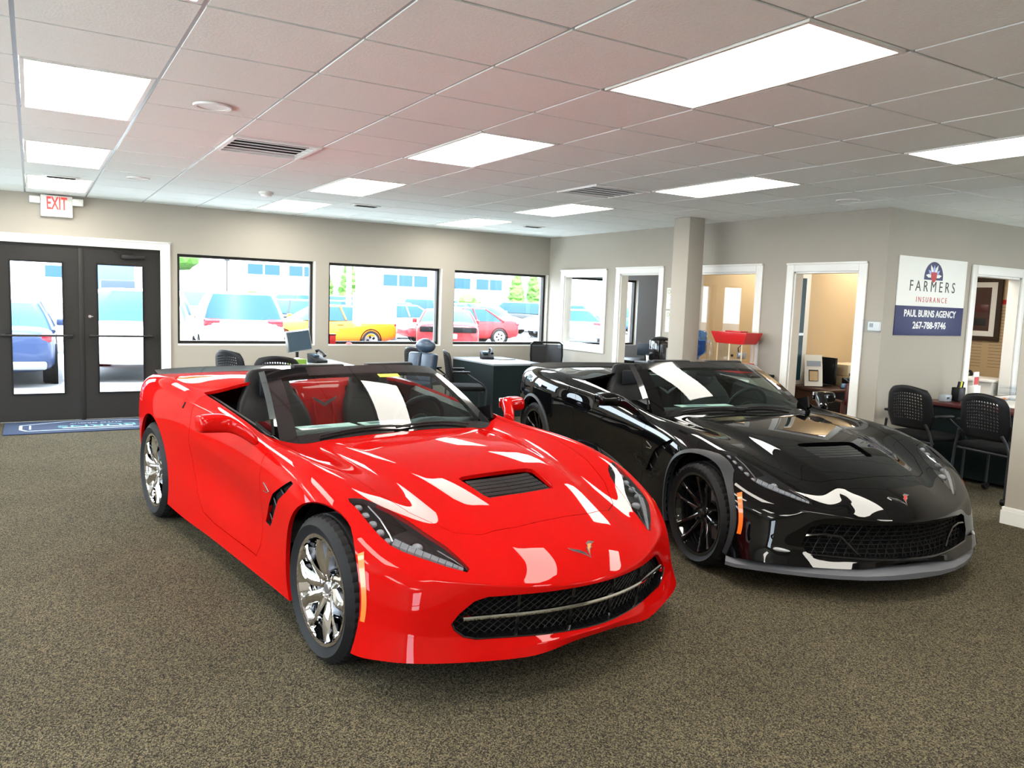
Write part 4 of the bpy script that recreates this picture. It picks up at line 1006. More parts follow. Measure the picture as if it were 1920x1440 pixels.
# posters beside the office door
for z, l in ((1.72, 'upper framed pale green notice on the wall behind the white column'), (1.42, 'lower framed pale green notice on the wall behind the white column')):
    t = thing('wall_notice', l, 'notice', (XR, 4.57, z)); MB().box((-.012, -.12, -.14), (-.001, .12, .14), .003).build('frame', 'white_plastic', t); MB().box((-.0135, -.105, -.125), (-.012, .105, .125)).build('sheet', 'paper', t)
    b = MB(); b.lathe([(.020, 0), (.028, 0), (.028, .001), (.020, .001)], 20, Matrix.Translation((-.0136, .07, .09)) @ Matrix.Rotation(-PI/2, 4, 'Y'), True); b.build('printed_ring', 'green_box', t)
    b = MB()
    for k in range(5): b.box((-.0145, -.08, .04-k*.03), (-.0136, .06-(k % 2)*.05, .048-k*.03))
    b.build('printed_lines', 'desk_top', t)
k = 20
for ax, a0, a1, pos in (('x', 7.6, 9.6, -7.1), ('y', -3.2, -1.2, 13.06)):  # unseen windows added to bring daylight to the right side
    o = st(thing('window_%d' % k, None, None)); k += 1; b = MB(); n = 4
    def bx_(u0, u1, z0, z1, m, nm, th=.03):
        if ax == 'x': MB().box((u0, pos-th, z0), (u1, pos+th, z1)).build(nm, m, o, 0)
        else: MB().box((pos-th, u0, z0), (pos+th, u1, z1)).build(nm, m, o, 0)
    bx_(a0, a1, .3, .36, 'dark_metal', 'window_frame'); bx_(a0, a1, 2.34, 2.4, 'dark_metal', 'window_frame')
    for q in range(n+1): u = lerp(a0, a1-.05, q/n); bx_(u, u+.05, .36, 2.34, 'dark_metal', 'window_frame')
    bx_(a0, a1, .36, 2.34, 'pane', 'pane', .003)
# ================================================================ FURNITURE
RZ = lambda a: Matrix.Rotation(a, 4, 'Z')
def guest_chair(label, loc, rz, group=None):
    """faces +y; perforated curved back, padded seat, sloping tube arms, legs on casters"""
    t = thing('guest_chair', label, 'chair', loc, rz, group)
    # back: curved sheet with diamond holes
    NX, NZ = 18, 14; bm = bmesh.new(); holes = set()
    def P(u, v):   # u -1..1, v 0..1
        w = .245*(1-.10*(v**3))*(.86+.14*min(1, v*3)); w *= math.sqrt(max(.02, 1-max(0, (v-.80)/.36)**2)) if v > .8 else 1
        z = .54+.41*v-.035*u*u*(1 if v > .5 else v*2)
        return Vector((u*w, -.235-.06*v+.06*u*u, z))
    V = [[bm.verts.new(P(-1+2*i/NX, j/NZ)) for i in range(NX+1)] for j in range(NZ+1)]
    for j in range(NZ):
        for i in range(NX):
            a, b_, c, d = V[j][i], V[j][i+1], V[j+1][i+1], V[j+1][i]
            if 3 <= i < NX-3 and 3 <= j < NZ-2 and True:
                m = [(V[j][i].co+V[j][i+1].co)/2, (b_.co+c.co)/2, (c.co+d.co)/2, (d.co+a.co)/2]; ce = sum(m, Vector())/4
                q = [bm.verts.new(ce+(p-ce)*.78) for p in m]
                bm.faces.new((a, b_, q[1], q[0])) if False else None
                bm.faces.new((a, b_, q[0])); bm.faces.new((b_, c, q[1])); bm.faces.new((c, d, q[2])); bm.faces.new((d, a, q[3]))
                bm.faces.new((b_, q[1], q[0])); bm.faces.new((c, q[2], q[1])); bm.faces.new((d, q[3], q[2])); bm.faces.new((a, q[0], q[3]))
            else: bm.faces.new((a, b_, c, d))
    b = MB(); b._add(bm); o = b.build('backrest', 'black_plastic', t, 50); md = o.modifiers.new('s', 'SOLIDIFY'); md.thickness = .014; md.offset = 0
    b = MB(); b.box((-.25, -.21, .43), (.25, .25, .49), .028, seg=3); b.build('seat', 'chair_fabric', t)
    for sx in (-1, 1):
        b = MB(); b.tube([(sx*.275, .235, .07), (sx*.275, .245, .46), (sx*.275, .20, .52), (sx*.275, -.03, .665), (sx*.275, -.12, .675)], .0125, 8); b.build('front_leg', 'grey_trim', t)
        b = MB(); b.tube([(sx*.275, -.24, .07), (sx*.265, -.22, .44), (sx*.235, -.235, .54), (sx*.21, -.26, .60)], .0125, 8); b.build('rear_leg', 'grey_trim', t)
        b = MB(); b.box((sx*.275-.024, -.20, .665), (sx*.275+.024, .03, .69), .010); b.build('armrest', 'black_plastic', t)
        for yy in (.235, -.24):
            b = MB(); b.cyl((sx*.275-.02, yy, .032), (sx*.275+.02, yy, .032), .030, n=18); b.cyl((sx*.275, yy, .04), (sx*.275, yy, .08), .010); b.build('caster', 'black_plastic', t)
    b = MB(); b.tube([(-.27, -.20, .425), (.27, -.20, .425)], .011, 8); b.build('cross_tube', 'grey_trim', t); b = MB(); b.tube([(-.27, .2, .425), (.27, .2, .425)], .011, 8); b.build('cross_tube', 'grey_trim', t)
    return t
g = guest_chair('black perforated-back guest chair farthest left, behind the red car', (2.15, 6.25, 0), -PI/2+.5, 'perforated guest chairs')
G = 'perforated guest chairs'
dup(g, (2.33, 5.45, 0), -.35, 'black perforated-back guest chair nearer the red car, in front of the left desk', G)
dup(g, (4.72, 6.75, 0), -PI/2+.2, 'black perforated-back guest chair right behind the blue swivel chair, by the wall', G)
dup(g, (4.92, 6.0, 0), -PI/2-.35, 'black perforated-back guest chair facing the dark desk, left of it', G)
dup(g, (7.42, 1.20, 0), -PI/2-.10, 'black perforated-back guest chair by the wall under the insurance sign', G)
dup(g, (7.45, .50, 0), -PI/2-.18, 'black guest chair with sloping arms nearest the white wall at the right edge', G)
dup(g, (7.85, 5.95, 0), .5, 'black perforated-back chair inside the grey office, seen through its doorway', G)
# blue leather swivel chair
def star_base(t, y=0):
    b = MB(); b.cyl((0, y, .08), (0, y, .42), .028); b.build('gas_column', 'black_plastic', t)
    for k in range(5):
        a = 2*PI*k/5+.3; e = (math.cos(a)*.29, y+math.sin(a)*.29, .075); MB().tube([(0, y, .12), e], [.026, .017], 8).build('base_arm', 'black_plastic', t)
        MB().cyl((e[0]-.02, e[1], .03), (e[0]+.02, e[1], .03), .029, n=16).build('caster', 'black_plastic', t)
t = thing('swivel_chair', 'blue-black leather swivel chair with padded headrest between the two desks', 'chair', (4.15, 6.15, 0), PI/2+.35)
star_base(t); MB().box((-.26, -.24, .42), (.26, .26, .54), .05, seg=4).build('seat', 'leather_blue', t)
for sx in (-1, 1):
    MB().box((sx*.12-.115, -.33, .52), (sx*.12+.115, -.21, .90), .04, rot=Matrix.Rotation(.14, 3, 'X'), seg=4).build('back_cushion', 'leather_blue', t)
    b = MB(); b.tube([(sx*.31, -.15, .46), (sx*.33, -.1, .64), (sx*.33, .2, .66)], .016, 8); a = b.build('arm_frame', 'black_plastic', t); MB().box((sx*.33-.035, -.16, .655), (sx*.33+.035, .24, .69), .015).build('arm_pad', 'black_plastic', t)
MB().ell((0, -.33, .99), (.17, .075, .095), 24).build('headrest', 'leather_blue', t)
# mesh back chair
t = thing('mesh_chair', 'black mesh-back task chair behind the dark desk, by the room corner', 'chair', (6.72, 6.72, 0), -.35+PI*.62)
t.rotation_euler.z = PI-.45
star_base(t); MB().box((-.25, -.24, .43), (.25, .25, .50), .03).build('seat', 'chair_fabric', t)
fr = [(-.22, .56), (-.245, .80), (-.24, .97), (-.20, 1.0), (.20, 1.0), (.24, .97), (.245, .80), (.22, .56), (.10, .53), (-.10, .53)]
b = MB(); b.tube([(x, -.27-.05*(x/.25)**2*-1, z) for x, z in fr], .016, 8, closed=True); b.build('back_frame', 'black_plastic', t)
b = MB(); b.loft([[Vector((x*w/.24, -.27+.05*(x*w/.24/.25)**2, z)) for x in (-.24, -.12, 0, .12, .24)] for z, w in ((.55, .215), (.68, .23), (.80, .242), (.97, .235))], False); b.build('back_mesh', 'mesh_back', t)
MB().box((-.03, -.30, .42), (.03, -.27, .60), .01).build('spine', 'black_plastic', t); MB().box((-.15, -.285, .60), (.15, -.26, .68), .012).build('lumbar_pad', 'black_plastic', t)
for sx in (-1, 1): MB().tube([(sx*.25, -.05, .45), (sx*.30, -.05, .50), (sx*.31, -.05, .66)], .015, 8).build('arm_post', 'black_plastic', t); MB().box((sx*.31-.04, -.16, .66), (sx*.31+.04, .12, .69), .012).build('arm_pad', 'black_plastic', t)
# desks
def desk(label, x0, y0, x1, y1, top, bodym, z=.75, knee=None):
    t = thing('desk', label, 'desk', ((x0+x1)/2, (y0+y1)/2, 0)); w, d = (x1-x0)/2, (y1-y0)/2
    MB().box((-w-.01, -d-.01, z-.03), (w+.01, d+.01, z), .006).build('desk_top', top, t)
    MB().box((-w, -d, .0), (w, -d+.02, z-.03)).build('modesty_panel', bodym, t); MB().box((-w, -d+.02, .0), (-w+.025, d, z-.03)).build('side_panel', bodym, t); MB().box((w-.025, -d+.02, .0), (w, d, z-.03)).build('side_panel', bodym, t)
    p = MB().box((w-.42, -d+.03, .05), (w-.03, d-.05, z-.04)).build('pedestal', bodym, t)
    for k in range(3): MB().box((w-.41, d-.05, .08+k*.20), (w-.04, d-.035, .26+k*.20), .004).build('drawer', bodym, t)
    return t
desk('light-topped desk with a monitor behind the red car', 2.55, 5.95, 3.45, 7.15, 'desk_top', 'desk_dark')
desk('dark green-black desk with a pale top and one phone, between the two cars', 5.44, 6.15, 6.25, 7.38, 'desk_top', 'desk_dark')
def phone(label, loc, rz):
    t = thing('desk_phone', label, 'phone', loc, rz)
    MB().prism([(-.09, .0), (.09, .0), (.09, .03), (-.09, .12), (-.10, .11)], -.09, .09, 0, .006).build('base', 'black_plastic', t)
    MB().box((-.02, -.05, .075), (.06, .01, .105), .004, rot=Matrix.Rotation(-.45, 3, 'X')).build('display', 'screen', t)
    MB().tube([(-.065, -.10, .14), (-.07, -.06, .155), (-.07, .02, .12), (-.065, .06, .085)], [.024, .013, .013, .024], 8).build('handset', 'black_plastic', t); return t
phone('black desk phone with raised handset on the left desk, right of the monitor', (3.12, 6.6, .75), PI+.4); phone('black desk phone on the dark desk between the cars', (5.78, 6.95, .75), PI-.3)
t = thing('monitor', 'silver-framed monitor on a desk in front of the leftmost window', 'monitor', (2.80, 6.35, .75), .25)
MB().box((-.10, -.08, 0), (.10, .10, .012), .004).build('foot', 'silver', t); MB().cyl((0, .02, .01), (0, .03, .22), .018).build('stand', 'black_plastic', t)
Rt = Matrix.Rotation(-.12, 3, 'Y') @ Matrix.Rotation(-.15, 3, 'X')
MB().box((-.165, -.02, .16), (.165, .02, .42), .006, rot=Rt).build('bezel', 'silver', t); MB().box((-.15, -.024, .175), (.15, -.018, .405), rot=Rt).build('screen', 'screen', t)
t = thing('tissue_box', 'small green box on the left desk beneath the monitor', 'box', (2.72, 6.13, .75), .2); MB().box((-.10, -.06, 0), (.10, .06, .085), .004).build('carton', 'green_box', t); MB().ell((0, 0, .085), (.045, .02, .02), 12).build('tissue', 'paper', t)
t = thing('paper_sheet', 'white paper sheet lying on the left desk', 'paper', (3.05, 6.1, .7505), .3); MB().box((-.15, -.11, 0), (.15, .11, .003)).build('sheet', 'paper', t)
t = thing('folder', 'flat dark folder beside the phone on the dark desk', 'folder', (6.02, 6.85, .75), .2); MB().box((-.14, -.10, 0), (.14, .10, .008)).build('cover', 'black_plastic', t)
# window sill trinkets
t = thing('trinket_box', 'small dark red box standing on the sill at the left of the middle window', 'box', (3.62, YW+.03, .93)); MB().box((-.04, -.025, 0), (.04, .025, .13), .003).build('carton', 'red_ink', t); MB().box((-.045, -.028, .12), (.045, .028, .14), .003).build('lid', 'oxblood', t)
t = thing('toy_plane', 'tiny red ornament on the middle window sill', 'ornament', (3.86, YW+.03, .93)); MB().cyl((0, 0, 0), (0, 0, .05), .005, n=8).build('stem', 'red_ink', t); MB().lathe([(0, 0), (.05, .004), (.03, .02), (0, .025)], 16).build('base', 'red_ink', t)
t = thing('ornament', 'small orange-red flower ornament at the right end of the leftmost window sill', 'ornament', (3.26, YW+.03, .93)); MB().lathe([(0, 0), (.03, 0), (.035, .05), (.03, .06), (0, .06)], 16).build('pot', 'blue_vinyl', t)
for k in range(5): a = k*1.26; MB().ell((.03*math.cos(a), .015*math.sin(a), .09+.015*k % 3), (.022, .012, .02), 8).build('petal', 'art_orange', t)
t = thing('window_notice', 'large blank white sheet fixed to the middle window pane', 'notice', (4.27, YW+.10, 1.44)); MB().box((-.335, .0, -.22), (.335, .0015, .22)).build('sheet', 'sheer_paper', t); MB().box((-.34, -.004, .2), (.34, .0, .222)).build('tape', 'white_plastic', t)
# counter with coffee maker, water bottle, popcorn machine
t = thing('counter', 'low pale counter along the wall behind the black car, holding the coffee maker', 'counter', (6.99, 3.85, 0))
MB().box((-.17, -1.0, .06), (.18, .95, .86)).build('cabinet', 'wall_paint', t); MB().box((-.19, -1.02, .86), (.19, .97, .89), .006).build('counter_top', 'black_plastic', t); MB().box((-.14, -.97, 0), (.17, .92, .06)).build('plinth', 'black_plastic', t)
for k in range(4): d = MB().box((-.188, -.98+k*.48, .09), (-.17, -.53+k*.48, .83), .004).build('cabinet_door', 'trim_white', t); MB().tube([(-.20, -.60+k*.48, .6), (-.21, -.60+k*.48, .65), (-.20, -.60+k*.48, .7)], .006, 6).build('door_handle', 'silver', d)
t = thing('coffee_maker', 'black pod coffee maker with silver lid trim, left of the white column', 'coffee maker', (6.93, 4.44, .89), PI/2)
MB().box((-.11, -.10, 0), (.11, .14, .03), .01).build('drip_base', 'black_plastic', t); MB().box((-.095, .0, .03), (.095, .14, .30), .02).build('tower', 'black_gloss', t)
MB().box((-.10, -.12, .20), (.10, .06, .31), .035, seg=4).build('brew_head', 'black_gloss', t); MB().ell((0, .03, .305), (.105, .12, .035), 24).build('lid', 'black_plastic', t)
MB().tube([(-.10, .04, .285), (-.105, -.09, .27), (0, -.135, .26), (.105, -.09, .27), (.10, .04, .285)], .011, 8).build('lid_handle', 'silver', t); MB().box((-.16, -.02, .03), (-.10, .13, .26), .02).build('water_tank', 'clear', t); MB().box((-.05, -.005, .08), (.05, .0, .18), .002).build('front_plate', 'grey_trim', t)
t = thing('coffee_cup', 'white cup with a dark lid beside the coffee maker', 'cup', (6.93, 4.68, .89)); MB().lathe([(0, 0), (.03, 0), (.042, .085), (.038, .085), (.028, .006), (0, .006)], 20).build('cup', 'paper', t); MB().lathe([(0, .09), (.03, .095), (.045, .088), (.045, .082), (0, .082)], 20).build('lid', 'black_plastic', t)
t = thing('water_cooler', 'pale water dispenser with an upturned blue bottle right of the white column', 'water cooler', (6.97, 3.87, .0))
t.location = (6.97, 3.86, .89)
MB().box((-.13, -.13, 0), (.13, .13, .10), .04, seg=4).build('dispenser', 'wall_paint', t)
b = MB(); b.lathe([(0, .45), (.085, .45), (.11, .43), (.115, .40), (.107, .385), (.115, .37), (.115, .30), (.107, .285), (.115, .27), (.115, .20), (.10, .17), (.04, .13), (.03, .10), (0, .10)], 32); b.build('bottle', 'water_glass', t, 50)
b = MB(); b.lathe([(0, .33), (.10, .33), (.10, .20), (.09, .175), (.03, .14), (0, .13)], 24); b.build('water', 'water_blue', t, 50)
t = thing('popcorn_machine', 'popcorn machine with a red flared canopy, glass sides and a steel kettle', 'popcorn machine', (6.98, 3.25, 1.0))
b = MB(); rows = []
for z, s in ((.215, .20), (.225, .215), (.335, .265), (.35, .265)): rows.append([Vector((-s*.5, -s, z)), Vector((s*.5, -s, z)), Vector((s*.5, s, z)), Vector((-s*.5, s, z))])
b.loft(rows); b.build('canopy', 'red_enamel', t, 30); MB().box((-.06, -.12, .35), (.06, .12, .365), .006).build('top_cap', 'red_enamel', t)
MB().box((-.11, -.20, -.11), (.11, .20, .0), .008).build('base', 'red_enamel', t)
for sx in (-1, 1):
    for sy in (-1, 1): MB().box((sx*.095-.006, sy*.185-.006, .0), (sx*.095+.006, sy*.185+.006, .215)).build('corner_post', 'beige_plastic', t)
MB().box((-.103, -.008, .0), (-.092, .008, .215)).build('door_post', 'beige_plastic', t)
MB().box((-.097, -.18, .0), (-.095, .18, .215)).build('front_glass', 'clear', t, 0); MB().box((-.09, .182, .0), (.09, .184, .215)).build('side_glass', 'clear', t, 0)
k_ = MB().lathe([(0, .05), (.045, .05), (.05, .06), (.05, .115), (.055, .12), (0, .125)], 28, Matrix.Translation((0, -.10, 0))).build('kettle', 'silver', t); MB().cyl((0, -.10, .12), (0, -.10, .215), .006).build('hanger', 'silver', k_); MB().cyl((-.05, -.02, .08), (-.07, .0, .08), .013).build('crank_knob', 'black_plastic', k_)
MB().tube([(0, -.10, .215), (-.02, -.06, .17), (0, -.05, .12)], .006, 6).build('cord', 'black_plastic', k_)
t = thing('plastic_bag', 'crumpled clear plastic bag draped beside the water bottle', 'bag', (6.93, 3.60, .89))
b = MB(); rr = random.Random(5)
rows = []
for j in range(8):
    z = j*.05; r = .03+.02*math.sin(j*.5); rows.append([Vector(((r+rr.uniform(-.012, .012))*math.cos(a)*.6, (r+rr.uniform(-.012, .012))*math.sin(a)*1.1, z)) for a in [2*PI*k/14 for k in range(14)]])
b.loft(rows); b.build('film', 'clear', t, 60)
# grey office
t = thing('office_desk', 'dark desk inside the grey office seen through the doorway', 'desk', (8.6, 6.75, 0)); MB().box((-.5, -.35, .72), (.7, .35, .75), .005).build('desk_top', 'black_plastic', t); MB().box((-.48, .28, 0), (.68, .30, .72)).build('back_panel', 'desk_dark', t)
for sx in (-.46, .64): MB().box((sx-.015, -.32, 0), (sx+.015, .28, .72)).build('side_panel', 'desk_dark', t)
t = thing('office_monitor', 'blue-backed monitor on the desk in the grey office', 'monitor', (8.55, 6.62, .75), -.9); MB().box((-.14, -.015, .06), (.14, .015, .26), .008).build('shell', 'leather_blue', t); MB().box((-.07, -.05, 0), (.07, .05, .01)).build('foot', 'black_plastic', t); MB().cyl((0, 0, .01), (0, 0, .08), .012).build('stand', 'black_plastic', t)
# manager's room behind the doorway beside the sign
t = thing('wooden_desk', 'dark wooden desk in the cream office behind the doorway', 'desk', (8.45, 2.64, 0))
MB().box((-.85, -.24, .72), (1.0, .40, .75), .006).build('desk_top', 'wood_dark', t); MB().box((-.80, -.18, 0), (.95, -.15, .72)).build('modesty_panel', 'black_plastic', t)
for sx in (-.80, .92): MB().box((sx, -.15, 0), (sx+.03, .38, .72)).build('side_panel', 'wood_dark', t)
t = thing('printer', 'beige laser printer with paper trays on the wooden desk', 'printer', (8.40, 2.78, .75), .0)
MB().box((-.22, -.17, 0), (.24, .18, .12), .012).build('lower_body', 'beige_plastic', t); MB().box((-.20, -.15, .12), (.24, .18, .26), .02).build('upper_body', 'beige_plastic', t)
for z in (.07, .17, .215): MB().box((-.12, -.175 if z < .1 else -.153, z), (.20, -.15, z+.022)).build('tray_slot', 'black_matt', t)
t = thing('brochure_stand', 'white clipboard and brochures leaning in a stand on the wooden desk', 'brochure stand', (7.73, 2.76, .75), -.5)
for k in range(3): MB().box((-.10+k*.008, -.03+k*.03, .01+k*.03), (.11+k*.008, -.025+k*.03, .27+k*.05), rot=Matrix.Rotation(-.18, 3, 'X')).build('brochure', 'paper', t)
MB().box((-.075, -.012, .24), (.09, -.008, .30), rot=Matrix.Rotation(-.18, 3, 'X')).build('printed_band', 'mat_pale', t)
MB().box((-.055, -.045, .07), (.055, -.035, .20), .002, rot=Matrix.Rotation(-.18, 3, 'X')).build('clipboard', 'black_ink', t); MB().box((-.048, -.05, .075), (.048, -.045, .185), rot=Matrix.Rotation(-.18, 3, 'X')).build('sheet', 'wall_cream', t); MB().box((-.12, -.06, 0), (.12, .08, .012)).build('foot', 'clear', t)
t = thing('desk_monitor', 'dark thin monitor seen edge-on beside the brochures', 'monitor', (8.0, 2.82, .75), 1.4); MB().box((-.20, -.02, .03), (.20, .02, .34), .006).build('shell', 'black_plastic', t); MB().box((-.08, -.07, 0), (.08, .07, .015)).build('foot', 'black_plastic', t)
phone('black telephone in front of the beige printer', (8.14, 2.50, .75), PI)
t = thing('blue_stapler', 'small bright blue stapler on the wooden desk', 'stapler', (7.96, 2.50, .75), .3); MB().box((-.03, -.02, 0), (.03, .02, .06), .006).build('body', 'water_blue', t); MB().box((-.05, -.02, 0), (.05, .02, .012)).build('base', 'black_plastic', t)
t = thing('leather_armchair', 'oxblood leather armchair with wooden arms in front of the wooden desk', 'chair', (7.66, 2.06, 0), -.5)
MB().box((-.27, -.25, .62), (.27, -.16, .88), .03, seg=3).build('backrest', 'oxblood', t); MB().box((-.26, -.2, .40), (.26, .26, .50), .04, seg=3).build('seat', 'oxblood', t)
for sx in (-1, 1):
    MB().tube([(sx*.30, -.22, .68), (sx*.31, 0, .68), (sx*.30, .22, .665)], [.022, .028, .02], 8, flat=.6).build('armrest', 'wood_dark', t)
    for y in (-.2, .2): MB().tube([(sx*.29, y, 0), (sx*.29, y, .67)], .022, 6).build('leg', 'oxblood', t)
    MB().box((sx*.27-.03, -.24, .50), (sx*.27, -.19, .65)).build('back_post', 'wood_dark', t)
# glazed side light on the partition
st(MB().box((7.34, 3.02, .75), (7.93, 3.05, 2.08), .004).build('trim_10', 'trim_white')); o = st(thing('window_14', None, None)); MB().box((7.40, 3.010, .80), (7.84, 3.02, 2.0)).build('pane', 'bldg_glass', o, 0); MB().box((7.40, 3.004, 1.33), (7.84, 3.01, 1.36)).build('glazing_bar', 'grid_metal', o, 0)
# framed picture and lined chart on the far cream wall
t = thing('framed_picture', 'large dark-framed picture of cars hanging beyond the opening at right', 'picture', (10.99, 2.76, 1.73))
b = MB(); w, h = .36, .42
for a, c in (((-w, -h), (w, -h+.06)), ((-w, h-.06), (w, h)), ((-w, -h+.06), (-w+.06, h-.06)), ((w-.06, -h+.06), (w, h-.06))): b.box((-.04, a[0], a[1]), (-.005, c[0], c[1]))
b.build('frame', 'tan_frame', t); MB().box((-.022, -.30, -.36), (-.01, .30, .36)).build('mount', 'paper', t); MB().box((-.026, -.22, -.29), (-.022, .22, .29)).build('print', 'art_dark', t)
for (y0, y1, z0, z1, m) in ((-.02, .2, .08, .22, 'art_orange'), (-.20, .20, -.04, .06, 'oxblood'), (-.18, .05, -.22, -.12, 'grey_trim')): MB().box((-.0285, y0, z0), (-.026, y1, z1), .002).build('painted_shape', m, t)
t = thing('lined_chart', 'tall wall chart of ruled lines beside and below the dark-framed picture', 'chart', (11, 2.45, 1.4))
MB().box((-.004, -.30, -.50), (-.001, .62, .50)).build('sheet', 'wall_cream', t)
b = MB(); b.box((-.006, -.27, .40), (-.0045, .10, .46)); b.build('title_bar', 'red_enamel', t)
b = MB()
for k in range(20): b.box((-.006, -.27, .36-k*.042), (-.0045, .08, .364-k*.042)); b.box((-.006, .17, .36-k*.042), (-.0045, .55, .364-k*.042))
b.build('ruled_lines', 'tan_frame', t)
# ledge cabinet inside the opening
t = thing('white_ledge', 'white ledge unit inside the opening, carrying small office things', 'ledge', (9.9, 2.35, 0)); MB().box((-.25, -.6, 0), (.25, .6, .86)).build('cabinet', 'trim_white', t); MB().box((-.28, -.62, .86), (.26, .62, .89), .004).build('top', 'trim_white', t)
t = thing('file_holder', 'black file holder on the white ledge', 'file holder', (9.8, 2.62, .89)); MB().box((-.06, -.14, 0), (.06, .14, .012)).build('base', 'black_plastic', t)
for k in range(4): MB().box((-.05, -.13+k*.07, .01), (.05, -.12+k*.07, .26-.02*k), rot=Matrix.Rotation(.1, 3, 'X')).build('divider', 'black_plastic', t)
t = thing('picture_stand', 'small silver upright frame on the white ledge', 'frame', (9.72, 2.32, .89), .5); MB().box((-.05, -.01, 0), (.05, .01, .24), .004).build('frame', 'silver', t); MB().box((-.04, -.012, .02), (.04, -.009, .22)).build('photo', 'paper', t)
t = thing('tape_dispenser', 'round white tape dispenser on the white ledge', 'tape dispenser', (9.75, 2.08, .89)); MB().lathe([(.02, -.015), (.045, -.015), (.045, .015), (.02, .015)], 24, Matrix.Translation((0, 0, .045)) @ Matrix.Rotation(PI/2, 4, 'Y'), True).build('roll', 'black_plastic', t); MB().box((-.03, -.06, 0), (.03, .06, .02), .005).build('base', 'white_plastic', t)
# reception desk under the sign
t = thing('reception_desk', 'mahogany-edged dark desk under the insurance sign, behind two guest chairs', 'desk', (8.62, 1.0, 0))
MB().box((-.80, -.52, .715), (1.2, .50, .75), .006).build('desk_top', 'oxblood', t); MB().box((-.50, -.45, .7505), (1.1, .42, .758), .002).build('desk_pad', 'white_plastic', t)
MB().box((-.76, -.46, .04), (-.73, .46, .715)).build('front_panel', 'desk_dark', t); MB().box((-.73, -.48, .0), (1.15, -.45, .715)).build('side_panel', 'desk_dark', t); MB().box((-.73, .45, .0), (1.15, .48, .715)).build('side_panel', 'desk_dark', t)
t = thing('card_box', 'small pale blue box on the left corner of the desk under the sign', 'box', (7.98, 1.33, .75)); MB().box((-.06, -.04, 0), (.06, .04, .075), .015).build('case', 'desk_top', t); MB().box((-.04, -.045, .03), (.0, -.04, .05)).build('slot', 'black_ink', t)
t = thing('leaflet_holder', 'clear holder with purple and white leaflets on the desk', 'leaflet holder', (8.30, 1.22, .758), .1); MB().box((-.07, -.03, 0), (.07, .03, .16), .002).build('holder', 'white_plastic', t); MB().box((-.055, -.01, .10), (.055, .0, .30)).build('leaflet', 'paper', t); MB().box((-.05, -.013, .17), (.05, -.011, .25)).build('printed_photo', 'red_ink', t)
MB().prism([(-.02, .05), (.02, .05), (.012, .08), (-.012, .08)], -.032, -.031, 1).build('printed_logo', 'navy_ink', t)
t = thing('pen_cup', 'black organiser with yellow papers on the desk', 'organiser', (8.12, 1.28, .758)); MB().box((-.06, -.04, 0), (.06, .04, .14), .006).build('tub', 'black_plastic', t)
for k in range(3): MB().box((-.04+k*.03, -.02, .05), (-.02+k*.03, .0, .20), rot=Matrix.Rotation(.25, 3, 'Y')).build('insert', 'yellow' if k == 1 else 'black_plastic', t)
t = thing('candy_bowl', 'low bowl of orange sweets on the desk', 'bowl', (8.48, 1.05, .758)); MB().lathe([(0, .004), (.05, .004), (.075, .04), (.07, .04), (.045, .010), (0, .010)], 24).build('bowl', 'clear', t)
for k in range(8): MB().ell((.03*math.cos(k*2.4)*(1+k % 2), .03*math.sin(k*2.4), .028+.006*(k % 3)), (.014, .012, .01), 8).build('sweet', 'art_orange', t)
t = thing('letter_tray', 'clear letter tray stack at the right end of the desk', 'tray', (8.95, 1.10, .758)); 
for z in (0, .06, .12): MB().box((-.12, -.15, z), (.12, .15, z+.006)).build('shelf', 'clear', t, 0)
for sx in (-1, 1): MB().box((sx*.12-.003, -.15, 0), (sx*.12+.003, .15, .15)).build('side_plate', 'clear', t, 0)
# papers seen through the windscreens and the yellow reminder
def dash_paper(car, name, label, cat, x, y, w, d, m, rz=0):
    t = thing(name, label, cat); t.location = car.matrix_basis @ Vector((x, y, .868)); t.rotation_euler = (0, 0, car.rotation_euler.z+rz)
    MB().box((-d, -w, 0), (d, w, .003)).build('sheet', m, t); MB().box((-d*.6, -w*.7, .0031), (d*.6, w*.1, .0036)).build('printed_block', 'desk_top', t)
dash_paper(red_car, 'window_sticker', 'left white price sheet on the dashboard of the red car', 'price sheet', -.985, -.42, .17, .055, 'paper', .03); dash_paper(red_car, 'window_sticker', 'right white price sheet on the dashboard of the red car, under the glare', 'price sheet', -.97, -.06, .15, .055, 'paper', -.02)
dash_paper(blk_car, 'window_sticker', 'white price sheet on the dashboard of the black car', 'price sheet', -.975, -.25, .24, .05, 'paper', .05)
def sticker(car, WS, u, v, label, m, w, h, txt):
    t = thing('reminder_sticker', label, 'sticker'); t.location = car.location; t.rotation_euler = car.rotation_euler
    p = WS(u, v); q = WS(u+.5, v); r = WS(u, v+.05); ex = (q-p).normalized(); ez = (r-p).normalized(); n = ex.cross(ez).normalized()
    b = MB(); c = [p+ex*a*w+ez*s*h+n*.004 for a, s in ((-1, -1), (1, -1), (1, 1), (-1, 1))]; c2 = [k-n*.0015 for k in c]; b.loft([c, c2]); b.build('label_film', m, t)
    if txt: text_mesh('handwriting', txt, 'green_box', t, .03, p+n*.0048-ez*.011, Matrix((ex, ez, n)).transposed(), w*1.6, .0003)
sticker(red_car, WSr, 9.6, .78, 'yellow sticker at the top of the red car windshield', 'yellow', .075, .018, 'EXP 2018')
